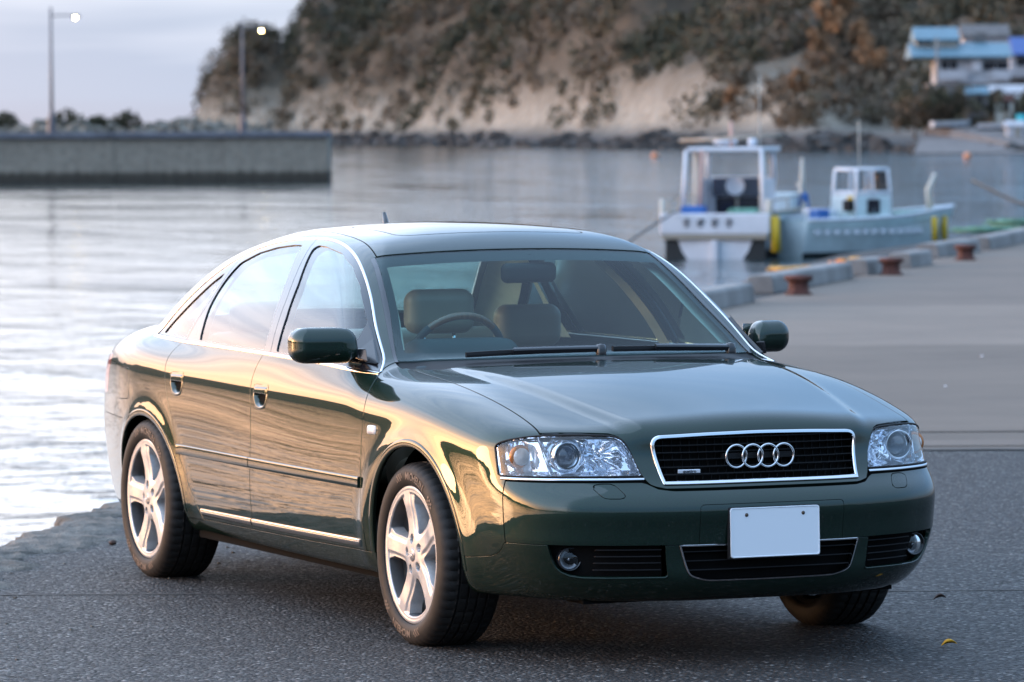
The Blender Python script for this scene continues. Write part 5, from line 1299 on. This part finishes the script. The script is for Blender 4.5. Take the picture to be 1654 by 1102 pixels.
kind = np.where((ratio > .088) & (z > 14), np.where(rng.random(len(sel)) < .7, 3, 2), kind)
for q, nm in enumerate(('evergreen_wood', 'winter_brushwood', 'olive_scrub', 'pine_wood')):
    i = np.flatnonzero(kind == q); r = rng.uniform(1.5, 3.2, len(i)); Cc = sites(np.stack([X[i], D_[i], z[i]+r*.75], -1)); V, Fc = leaf_cloud(Cc, np.stack([r, r, r*rng.uniform(.8, 1.35, len(i))], -1), 52, .55)
    o = mesh(nm, V, Fc, fol[q], None, False); o['kind'] = 'stuff'
# bare tawny trees that stand out on the right, and bushes on the mound
M['bark'] = mat('bark', (.10, .07, .05), .9, build=varied((.09, .065, .048), 3, .3))
tawny = foliage('tawny_twigs', (.30, .17, .09), .3)
def tree(name, X_, D2, z0, h, r, m, lb, cat='tree', grp=None):
    t = local(name, X_, D2, z0); tag(t, lb, cat, grp); mb = MB()
    mb.tube([(0, 0, -.4), (.05*h, 0, h*.35), (0, .04*h, h*.8)], [.05*h, .035*h, .008*h], 8)
    for k_ in range(6):
        a = k_*2.1; z1 = h*(.28+.09*k_); mb.tube([(.03*h, 0, z1), (.03*h+r*.5*math.cos(a), r*.5*math.sin(a), z1+h*.14), (r*.85*math.cos(a), r*.85*math.sin(a), z1+h*.24)], [.02*h, .012*h, .004*h], 6)
    mb.obj('trunk', M['bark'], t, True)
    cs = np.array([[rng.normal(0, r*.42), rng.normal(0, r*.42), h*rng.uniform(.42, .95)] for _ in range(9)]); V, Fc = leaf_cloud(cs, np.full((9, 3), r*.48), 60, .34*r/2)
    mesh('crown', V, Fc, m, t, False)
def on_slope(ratio, elev_):
    """nearest spot on the hill in that bearing that stands at or above that sight line"""
    D_ = np.arange(560, 1000, 2.0); z = terrain(ratio*D_, D_)[0]; k_ = np.flatnonzero(z >= 1.764+elev_*D_); return float(D_[k_[0]]) if len(k_) else 760.
for px, py, h, r, lb in [(1318, 120, 8, 2.3, 'tawny bare tree at the left of the tawny row above the pale rock slide'), (1340, 90, 9, 2.6, 'tallest tawny tree at the top of the slope right of the rock slide'), (1362, 60, 9, 2.5, 'highest tawny tree near the top edge of the photo'), (1384, 110, 8, 2.4, 'tawny tree just left of the dark gap before the blue-roofed house'), (1408, 135, 7, 2.2, 'small tawny tree nearest the blue-roofed house'), (1295, 165, 5, 2.0, 'low tawny tree at the foot of the pale rock slide'), (1180, 190, 4, 1.8, 'low tawny shrub-like tree above the beach behind the white boat')]:
    D2 = on_slope((px-827)/7458, (212-py)/7458); X_ = (px-827)/7458*D2; tree('bare_tree', X_, D2, float(terrain(X_, D2)[0]), h, r, tawny, lb, grp='tawny trees on the slope')
for px, y, s_, lb in ((8, 183, .9, 'dark bush on the rubble mound at the left photo edge'), (108, 181, 1.35, 'largest dark bush on the mound just right of the taller lamp post'), (160, 189, .8, 'low bush in the middle of the rubble mound'), (205, 183, 1.0, 'round bush on the mound between the two lamp posts')):
    D2 = 402; X_ = (px-827)/7458*D2; zc = 1.76+(217-y)*D2/7458; t = local('bush', X_, D2, 0); tag(t, lb, 'bush', 'bushes on the rubble mound')
    V, Fc = leaf_cloud(np.array([[0, 0, zc-s_*.4], [s_*.7, 0, zc-s_*.7], [-s_*.8, 0, zc-s_*.8]]), np.full((3, 3), s_*.75), 120, .22); mesh('foliage', V, Fc, fol[0], t, False)
    MB().tube([(0, 0, zc-s_*2.4), (0, 0, zc-s_*.4)], .08, 6).obj('stem', M['bark'], t, True)

# ---------------------------------------------------------------- houses, poles and small craft on the right shore
M['roofc'] = mat('blue_steel_roof', (.12, .215, .27), .5, build=varied((.12, .21, .26), 1.2, .22, stretch=(3, 1, 1))); M['roofb'] = mat('royal_blue_tiles', (.04, .09, .27), .5)
M['wallw'] = mat('white_render', (.45, .45, .47), .8, build=varied((.44, .44, .46), .8, .18)); M['wallc'] = mat('cream_render', (.50, .48, .42), .8); M['win'] = mat('dark_window', (.02, .02, .028), .1, 0, .6)
M['stonew'] = mat('retaining_wall', (.15, .14, .13), .9, build=varied((.14, .13, .125), 1.5, .3))
def px2x(px, D2): return (px-827)/7458*D2
def py2z(py, D2, px=1550): return 1.764-(py-(215-.0049*(px-827)))/7458*D2
def gable(mb, x0, x1, y0, y1, z0, zr): return mb.add([(x0, y0, z0), (x1, y0, z0), (x1, y1, z0), (x0, y1, z0), (x0, (y0+y1)/2, zr), (x1, (y0+y1)/2, zr), (x0, y0, z0-.2), (x1, y0, z0-.2), (x1, y1, z0-.2), (x0, y1, z0-.2)], [(0, 1, 5, 4), (2, 3, 4, 5), (6, 9, 8, 7), (0, 6, 7, 1), (2, 8, 9, 3), (1, 7, 8, 2, 5), (0, 4, 3, 9, 6)])
D2 = 600; r = local('house', 0, D2, 0); tag(r, 'two-tiered white house with pale blue roofs on the wooded slope', 'house')
X = lambda px: px2x(px, D2); Zp = lambda py: py2z(py, D2)
MB().box(((X(1512)+X(1630))/2, 4, (Zp(135)+Zp(88))/2), (X(1630)-X(1512), 7, Zp(88)-Zp(135))).obj('wall', M['wallw'], r)
MB().box(((X(1500)+X(1634))/2, 4, Zp(135)-2.5), (X(1634)-X(1500), 8, 5)).obj('plinth', M['stonew'], r)
rf = gable(MB(), X(1470), X(1634), -1, 9, Zp(91), Zp(69)).obj('roof', M['roofc'], r)
MB().box(((X(1482)+X(1550))/2, 5, Zp(70)), (X(1550)-X(1482), 5, 1.8)).obj('upper_wall', M['wallc'], r)
gable(MB(), X(1478), X(1552), 1.5, 8.5, Zp(63), Zp(43)).obj('upper_roof', M['roofc'], r)
for a, c, y0, y1 in ((1520, 1546, 98, 112), (1588, 1628, 100, 114), (1484, 1508, 64, 72)):
    w_ = MB().box(((X(a)+X(c))/2, .48 if y0 > 80 else 2.45, (Zp(y0)+Zp(y1))/2), (X(c)-X(a), .12, Zp(y0)-Zp(y1))).obj('window', M['win'], r)
    MB().box(((X(a)+X(c))/2, .40 if y0 > 80 else 2.37, (Zp(y0)+Zp(y1))/2), (.09, .1, Zp(y0)-Zp(y1))).obj('mullion', M['wallw'], w_)
for a, c in ((1513, 1560), (1600, 1631)): MB().box(((X(a)+X(c))/2, -.5, Zp(121)), (X(c)-X(a), .12, Zp(114)-Zp(130))).obj('balcony_panel', M['wallw'], r)
MB().box((X(1577), .3, Zp(105)), (1.2, .3, 1.5)).obj('door', M['paper'], r)
MB().box((X(1588), 5, Zp(60)), (1.7, 1.5, 1.2)).obj('chimney', M['stonew'], r)
D2 = 620; r = local('house', 0, D2, 0); tag(r, 'white house with royal blue roof cut by the right photo edge', 'house')
MB().box(((X(1632)+X(1700))/2, 4, (Zp(125)+Zp(86))/2), (X(1700)-X(1632), 7, Zp(86)-Zp(125))).obj('wall', M['wallw'], r)
gable(MB(), X(1634), X(1705), -1, 9, Zp(88), Zp(60)).obj('roof', M['roofb'], r)
MB().box((X(1650), .46, Zp(100)), (1.4, .12, 1.2)).obj('window', M['win'], r); MB().box(((X(1632)+X(1700))/2, 4.5, Zp(125)-3), (6, 6, 6)).obj('plinth', M['stonew'], r)
for px, y0, y1, D2, lb in ((1513, 60, 212, 592, 'tallest utility pole in front of the blue-roofed house'), (1477, 140, 212, 588, 'short grey pole at the left end of the shore houses'), (1585, 150, 212, 586, 'bluish pole right of the beached boat')):
    t = local('utility_pole', px2x(px, D2), D2, 0); tag(t, lb, 'pole', 'poles on the shore'); MB().tube([(0, 0, py2z(y1, D2)-1), (0, 0, py2z(y0, D2))], [.22, .16], 10).obj('pole', M['kerb'], t, True); MB().box((0, 0, py2z(y0, D2)-.8), (1.5, .12, .12)).obj('crossarm', M['kerb'], t)
def hull_mesh(L, Bm, H, sheer=.25, tr=.75, fl=.82):
    """small open-boat hull, bow towards +x; returns V, faces"""
    ns = 16; prof = [(0, 0), (.35, .02), (.62, .10), (.80, .32), (.90, .62), (.97, .85), (1.0, 1.0)]; V = []
    for i in range(ns):
        t = i/(ns-1); bw_ = Bm/2*(tr+(1-tr)*min(1, t*2.5)) if t < .4 else Bm/2*(1-((t-.4)/.6)**2.4)
        bw_ = max(bw_, .02); zt = H*(1+sheer*t**2.2); zk = H*(.55*max(0, t-.72)/.28)**1.0 if t > .72 else 0
        for s_ in (-1, 1):
            for u, v in (prof if s_ > 0 else prof): V.append((-L/2+L*t+(v*.10*L*.6 if t > .9 else 0), s_*u*bw_*(.86+.14*v), zk+(zt-zk)*v))
    m_ = len(prof); Fc = []
    for i in range(ns-1):
        for q in (0, 1):
            for j in range(m_-1): a = i*2*m_+q*m_+j; c = a+2*m_; Fc.append((a, c, c+1, a+1) if q else (a, a+1, c+1, c))
    Fc.append(tuple(range(m_-1, -1, -1))+tuple(m_+j for j in range(1, m_)))
    return V, Fc
M['bwhite'] = mat('boat_white', (.60, .62, .66), .4, 0, .5, .3, build=varied((.60, .62, .66), 2, .1)); M['bblue'] = mat('boat_pale_blue', (.58, .66, .67), .45, 0, .5, .2, build=varied((.58, .66, .67), 2, .14)); M['bdark'] = mat('hull_black', (.012, .016, .018), .6)
M['bgrey'] = mat('boat_grey_strake', (.30, .27, .22), .6); M['yellow'] = mat('yellow_fender', (.55, .36, .02), .6); M['pink'] = mat('glow_pink_post', (.50, .32, .27), .6); M['bluetarp'] = mat('blue_tarp', (.03, .12, .36), .7); M['teal'] = mat('teal_deck', (.10, .30, .27), .7); M['orangebuoy'] = mat('orange_buoy', (.62, .26, .13), .5)  # post pink holds the low glow on mast and canopy post in its colour
def boat_hull(r, L, Bm, H, m, sub=.30):
    V, Fc = hull_mesh(L, Bm, H); V = np.array(V)-[0, 0, sub]; zc = H*.36-sub
    mats = [1 if np.mean([V[i][2] for i in f]) < zc else 0 for f in Fc]; mats[-1] = 0
    o = mesh('hull', V, Fc, [m, M['bdark']], r, False, None, mats); autosmooth(o, 40)
    n_ = 16; rl = [V[i*14+q*7+6] for q in (0, 1) for i in range(n_)]
    dk = [(i, i+1, n_+i+1, n_+i) for i in range(n_-1)]; P = np.array(rl)-[0, 0, .16]; mesh('deck', P, dk, M['teal'] if m is M['bblue'] else M['bwhite'], r, False)
    for q in (0, 1): MB().tube(np.array(rl[q*n_:(q+1)*n_])+[0, 0, .01], .045, 8).obj('gunwale', M['bwhite'] if m is M['bblue'] else M['bgrey'], r, True)
    return o
# white boat, stern towards the quay
D2 = 103; bt = local('moored_boat', 5.35, 106.2, WATER, R(90-13)); tag(bt, 'white fishing boat with wheelhouse, dark stern name and yellow fender, moored left', 'boat')
hu = boat_hull(bt, 7.6, 2.75, 1.22, M['bwhite'], .22)
xs_ = -3.80
MB().box((xs_-.03, 0, .78), (.10, 2.48, .46)).obj('transom_board', M['bwhite'], bt, bevel=.03)
MB().box((xs_-.02, 0, .49), (.14, 2.38, .12)).obj('transom_strake', M['bgrey'], bt, bevel=.02); MB().box((xs_+.06, 0, .20), (.1, 2.25, .46)).obj('stern_underside', M['bdark'], bt); MB().box((xs_-.06, .0, .18), (.16, .16, .44)).obj('rudder_post', M['bwhite'], bt, bevel=.02)  # black band below the transom strake
mb = MB()
for q in range(4):                       # four dark brush characters across the stern
    y = .62-q*.32
    for (a, c, d_, e) in ((-.08, .08, .06, 0), (-.09, .09, .0, 0), (0, 0, 0, .2), (-.05, .07, -.07, 0), (.06, .06, -.02, .11), (-.07, -.07, .03, .09))[:4+(q*2) % 3]: mb.box((xs_-.085, y+(a+c)/2, .80+d_), (.012, max(.025, c-a), e or .025))
mb.obj('stern_lettering', M['badge_ink'], bt)['kind'] = 'stuff'
cb = MB(); cb.box((-.25, .05, 1.25), (.08, 1.5, 1.1)); cb = cb.obj('wheelhouse', M['bwhite'], bt, bevel=.02)
for y in (-.72, .82): MB().box((-.95, y, 1.22), (1.5, .06, 1.05)).obj('side_wall', M['bwhite'], cb, bevel=.02); MB().tube([(-1.75, y, .8), (-1.72, y*.97, 2.4)], .07, 8).obj('corner_post', M['wallc'], cb, True); MB().tube([(-.25, y, 1.7), (-.35, y*.97, 2.4)], .06, 8).obj('corner_post', M['bwhite'], cb, True)
MB().box((-.31, .12, 1.05), (.05, 1.0, .55)).obj('dark_interior_panel', M['win'], cb); MB().box((-.32, .12, 1.55), (.05, 1.15, .42)).obj('window', M['lampglass'], cb); MB().box((-.36, .12, 1.05), (.03, .06, .55)).obj('mullion', M['bgrey'], cb)  # dark panel for the dark lower interior of the wheelhouse
MB().lathe([(.0, .03), (.20, .02), (.22, -.02)], 18, 'x', (-.42, .15, 1.58)).obj('life_ring', M['bwhite'], cb, True)
MB().box((-1.1, .05, 2.42), (2.3, 1.75, .10)).obj('cabin_roof', M['bwhite'], bt, bevel=.03)
for y, m_ in ((.62, M['pink']), (1.02, M['bwhite']), (-.85, M['bwhite'])): MB().tube([(-2.35, y, .85), (-2.30, y*.92, 2.40)], .045, 8).obj('canopy_post', m_, bt, True)
MB().tube([(-1.2, .1, 2.4), (-1.2, .1, 3.05)], .04, 8).obj('mast', M['pink'], bt, True); MB().lathe([(.0, .2), (.10, .14), (.10, .0), (.0, -.02)], 12, 'z', (-1.0, -.35, 2.5)).obj('deck_lamp', M['bwhite'], bt, True)
MB().tube([(-.6, 1.4, 2.62), (-1.4, .4, 2.66), (-1.9, -1.2, 2.74)], .04, 6).obj('boom', M['bgrey'], bt, True)
for sg in (-1, 1):
    rr2 = MB(); rr2.tube([(-3.2, sg*1.18, 1.28), (-1.5, sg*1.25, 1.32), (.6, sg*1.22, 1.38), (2.2, sg*.85, 1.62)], .02, 6)
    for x, yy in ((-3.2, 1.18), (-1.5, 1.25), (.6, 1.22), (2.2, .85)): rr2.tube([(x, sg*yy, .9), (x, sg*yy, 1.32)], .018, 6)
    rr2.obj('hand_rail', M['bgrey'], bt, True)
MB().tube([(-.9, -.5, 2.45), (-.9, -.5, 4.1)], [.02, .008], 6).obj('aerial', M['wallc'], bt, True); MB().lathe([(.0, .22), (.26, .20), (.28, .08), (.0, .02)], 16, 'z', (-.6, .35, 2.47)).obj('radar', M['bwhite'], bt, True)
MB().box((-2.6, .7, 1.02), (.6, .5, .28)).obj('fish_crate', M['bluetarp'], bt, bevel=.02); MB().box((-2.9, -.5, 1.0), (.5, .7, .22)).obj('net_heap', M['gnet'], bt, bevel=.08)
for y in (1.25, -1.15): MB().lathe([(.0, .38), (.06, .36), (.07, 0)], 10, 'z', (-3.5, y, .95)).obj('mooring_bitt', M['wallc'], bt, True)
MB().tube([(-3.7, -1.32, .95), (-3.72, -1.36, .15)], .11, 10).obj('fender', M['yellow'], bt, True); MB().box((1.2, -.5, 1.15), (1.4, 1.0, .5)).obj('engine_box', M['bblue'], bt, bevel=.05); MB().tube([(1.9, -1.0, .9), (1.7, -1.05, 2.2)], [.10, .03], 8).obj('bow_post', M['wallc'], bt, True); MB().box((1.6, -1.1, 1.1), (.4, .3, .6), taper=.6).obj('tarp', M['bluetarp'], bt, bevel=.06)
# pale blue boat, seen from its quarter
b2 = local('moored_boat', 8.05, 104.6, WATER, R(30)); b2.scale = (.66, .78, .92); tag(b2, 'pale blue open boat with windscreen frame and upswept bow, moored right', 'boat')
boat_hull(b2, 6.4, 2.5, 1.15, M['bblue'], .25)
for i in range(13): MB().box((-2.9+i*.36, -1.06-.17*min(1, i/4) if i < 8 else -1.25+.02*(i-8)**2, .62), (.20, .05, .12)).obj('rub_pad', M['bwhite'], b2)
mb = MB()                                # wheelhouse frame with panes on the foredeck
for x, y in ((-1.0, -.62), (-1.0, .62), (.45, -.62), (.45, .62), (-.28, -.62), (-.28, .62)): mb.tube([(x, y, .9), (x*.96, y*.95, 1.6), (x*.88-.03, y*.88, 2.12)], .055, 8)
for z, k_ in ((2.12, .88), (1.55, .96)): mb.tube([(-1.0*k_, -.62*k_, z), (.45*k_, -.62*k_, z), (.45*k_, .62*k_, z), (-1.0*k_, .62*k_, z), (-1.0*k_, -.62*k_, z)], .05, 8)
mb.obj('wheelhouse_frame', M['bwhite'], b2, True)
for y in (-.60, .60): MB().box((-.28, y*.95, 1.82), (1.3, .02, .5)).obj('pane', M['lens'], b2)
MB().box((.44, 0, 1.82), (.02, 1.1, .5)).obj('pane', M['lens'], b2); MB().box((-.28, 0, 1.18), (1.5, 1.25, .62)).obj('cuddy', M['bblue'], b2, bevel=.06); MB().box((-.28, -.64, 1.22), (.5, .04, .35)).obj('hatch', M['win'], b2)
MB().box((-1.9, .1, 1.0), (.8, .9, .35)).obj('fish_hold', M['bwhite'], b2, bevel=.05); MB().box((-2.4, -.5, 1.02), (.45, .5, .3)).obj('fish_crate', M['bluetarp'], b2, bevel=.02)
MB().box((-.7, 0, 1.05), (.6, .9, .55)).obj('console', M['bblue'], b2, bevel=.05); MB().box((-1.1, -.4, 1.25), (.3, .35, .28)).obj('seat', M['black'], b2, bevel=.05); MB().box((-1.0, -.4, 1.42), (.2, .25, .1)).obj('cushion', M['yellow'], b2, bevel=.03)
MB().tube([(-.2, .2, 2.15), (-.2, .2, 3.3)], .02, 6).obj('aerial', M['wallc'], b2, True)
MB().tube([(2.5, -.2, .9), (2.35, -.2, 1.6), (2.6, -.25, 2.0)], [.12, .10, .06], 8).obj('bow_post', M['wallc'], b2, True); MB().box((1.5, 0, .95), (1.3, 1.2, .25)).obj('net_pile', M['gnet'], b2, bevel=.08)
for x, y in ((1.9, -1.05), (2.9, -.35), (-3.1, .9)): MB().tube([(x, y, .95), (x, y-.03, .35)], .10, 8).obj('fender', M['yellow'], b2, True)
P = np.array([site(10.9, 109.5, .6), site(11.9, 105, .0), site(12.6, 99, .02), site(12.2, 95, .10)]); tag(MB().tube(smooth_path(P, 16), .04, 6).obj('mooring_rope', M['drope'], None, True), 'dark mooring rope from the blue boat bow to the quay', 'rope')
P = np.array([site(3.6, 102.6, .0), site(2.4, 98, -.6), site(1.6, 92, -1.0)]); tag(MB().tube(smooth_path(P, 12), .025, 6).obj('mooring_rope', M['drope'], None, True), 'thin stern line dropping into the water left of the white boat', 'rope')
for X_, D2, lb in ((15.8, 512, 'orange buoy floating left of the white boat wheelhouse'), (46.3, 470, 'orange buoy floating at the right above the pale blue boat')):
    t = local('buoy', X_, D2, WATER); tag(t, lb, 'buoy', 'orange buoys on the water'); MB().lathe([(.0, .62), (.22, .58), (.38, .40), (.42, .18), (.34, -.05), (.0, -.2)], 16).obj('float', M['orangebuoy'], t, True); MB().lathe([(.05, .6), (.05, .75), (.0, .78)], 8).obj('eye', M['bolt'], t, True)
for px, py, D2, L, rz, lb in ((1535, 202, 582, 5.2, .35, 'small white boat drawn up on the shore, tilted, left of the bluish pole'), (1612, 200, 580, 5.4, -.1, 'small white boat drawn up on the shore near the right edge')):
    t = local('beached_boat', px2x(px, D2), D2, -.9+3.65*(D2-560)/26-.05, rz); tag(t, lb, 'boat', 'boats drawn up on the shore'); boat_hull(t, L, 1.7, .8, M['bwhite'], 0)
t = local('small_shed', px2x(1638, 575), 575, py2z(224, 575)); tag(t, 'small white shed with curved top on the shore at the right edge', 'shed'); MB().box((0, 0, .8), (2.2, 2, 1.6)).obj('wall', M['wallw'], t, bevel=.3); gable(MB(), -1.3, 1.3, -1.2, 1.2, 1.6, 2.2).obj('roof', M['wallw'], t); MB().box((.3, -1.02, .7), (.7, .06, 1.3)).obj('door', M['bgrey'], t)
t = local('drum', px2x(1651, 578), 578, py2z(206, 578)); tag(t, 'teal drum standing on the shore at the right edge', 'drum'); MB().lathe([(.8, 0), (.8, 1.6), (.0, 1.62)], 16).obj('barrel', mat('teal_drum', (.02, .32, .38), .5), t, True)

# extra houses, terrace walls and the greenery between them
for px, D2, wd, y0, y1, rf_, lb in ((1640, 590, 5.5, 190, 158, M['wallw'], 'low pale house with white roof below the royal blue one'), (1592, 640, 6, 78, 58, M['stonew'], 'grey roofed house behind the blue-roofed house')):
    r = local('house', 0, D2, 0); tag(r, lb, 'house'); X0_ = px2x(px, D2); za, zb = py2z(y0, D2), py2z(y1, D2)
    MB().box((X0_, 3, (za+zb)/2-.5), (wd, 5, zb-za+1)).obj('wall', M['wallc'] if px > 1600 else M['wallw'], r); gable(MB(), X0_-wd/2-.4, X0_+wd/2+.4, -.2, 6.2, zb, zb+1.6).obj('roof', rf_, r)
    MB().box((X0_-.8, .46, (za+zb)/2), (1.3, .1, 1.0)).obj('window', M['win'], r)
for (pa, pb, ya, yb, D2), lb in zip(((1500, 1650, 150, 138, 596), (1560, 1660, 176, 164, 588)), ('upper grey retaining wall under the blue-roofed house', 'lower retaining wall stepping down to the shore')):
    o = MB().box(((px2x(pa, D2)+px2x(pb, D2))/2, 0, (py2z(ya, D2)+py2z(yb, D2))/2-.6), (px2x(pb, D2)-px2x(pa, D2), .5, py2z(yb, D2)-py2z(ya, D2)+1.2)).obj('terrace_wall', M['stonew'], None, bevel=.05); o.location = tuple(site(0, D2, 0)); o.rotation_euler = (0, 0, RZ); tag(o, lb, 'wall')
pxs = rng.uniform(1455, 1680, 260); ys = rng.uniform(138, 205, 260); Ds = rng.uniform(583, 596, 260); keep_ = ~((pxs > 1505) & (ys < 148))
pxs, ys, Ds = pxs[keep_], ys[keep_], Ds[keep_]; rr_ = rng.uniform(.6, 1.35, len(pxs)); Cc = sites(np.stack([(pxs-827)/7458*Ds, Ds, 1.764-(ys-(215-.0049*(pxs-827)))/7458*Ds], -1))
for q, sel_ in enumerate((rng.random(len(pxs)) < .6,)): 
    for nm, mk, mm in (('garden_shrubs', sel_, fol[0]), ('dry_scrub', ~sel_, fol[1])):
        V, Fc = leaf_cloud(Cc[mk], np.stack([rr_[mk]]*3, -1), 40, .33); mesh(nm, V, Fc, mm, None, False)['kind'] = 'stuff'
for px, y0, wd, hh, m_, rf_, lb in ((1578, 172, 2.6, 1.7, M['stonew'], M['roofc'], 'small grey hut with pale blue roof below the blue-roofed house'), (1622, 182, 2.2, 1.5, M['wallc'], M['rust'], 'small cream hut with rusty roof near the shore at the right')):
    D2 = 584; r = local('storage_hut', px2x(px, D2), D2, py2z(y0, D2)); tag(r, lb, 'hut')
    MB().box((0, 1, hh/2-.8), (wd, 2, hh+1.6)).obj('wall', m_, r); gable(MB(), -wd/2-.2, wd/2+.2, -.2, 2.2, hh, hh+.8).obj('roof', rf_, r); MB().box((.2, -.03, .7), (.7, .06, 1.2)).obj('door', M['win'], r)
sa = [(px2x(1475, 560), 560, -.9), (px2x(1700, 560), 560, -.9), (px2x(1700, 586), 586, 2.75), (px2x(1500, 586), 586, 2.75), (px2x(1490, 586), 586, 1.5)]
st(mesh('slipway', sites(sa+[(x, d, -3) for x, d, z in sa]), [(0, 1, 2, 3, 4)]+[(i, 5+i, 5+(i+1) % 5, (i+1) % 5) for i in range(5)], M['stonew'], None, False))
# far coast round the bay: closes the horizon on the sunset side and behind the photographer
az = np.radians(np.arange(173, 412, .8)); V = []; Fc = []
for k_, (rr, hh) in enumerate(((1500, -3), (1540, 6), (1640, .62), (1800, 1.0), (2100, .75), (2500, -3))):
    for i, a in enumerate(az):
        H = 84+22*math.sin(a*7.3+.5)+18*math.sin(a*17.1)+9*math.sin(a*41)+5*math.sin(a*97); H = max(20, H)*(1-.45*sstep((math.degrees(a)-240)/40))*min(1, (math.degrees(a)-173)/7+.05)
        r_ = rr*(1+.05*math.sin(a*9+k_)); V.append((r_*math.cos(a), r_*math.sin(a), hh if k_ in (0, 1, 5) else H*hh))
n_ = len(az); Fc = [(k_*n_+i, k_*n_+i+1, (k_+1)*n_+i+1, (k_+1)*n_+i) for k_ in range(5) for i in range(n_-1)]
st(mesh('far_hills', V, Fc, mat('far_wooded_hills', (.04, .045, .03), .95, build=varied((.040, .042, .028), .02, .4)), None, True))
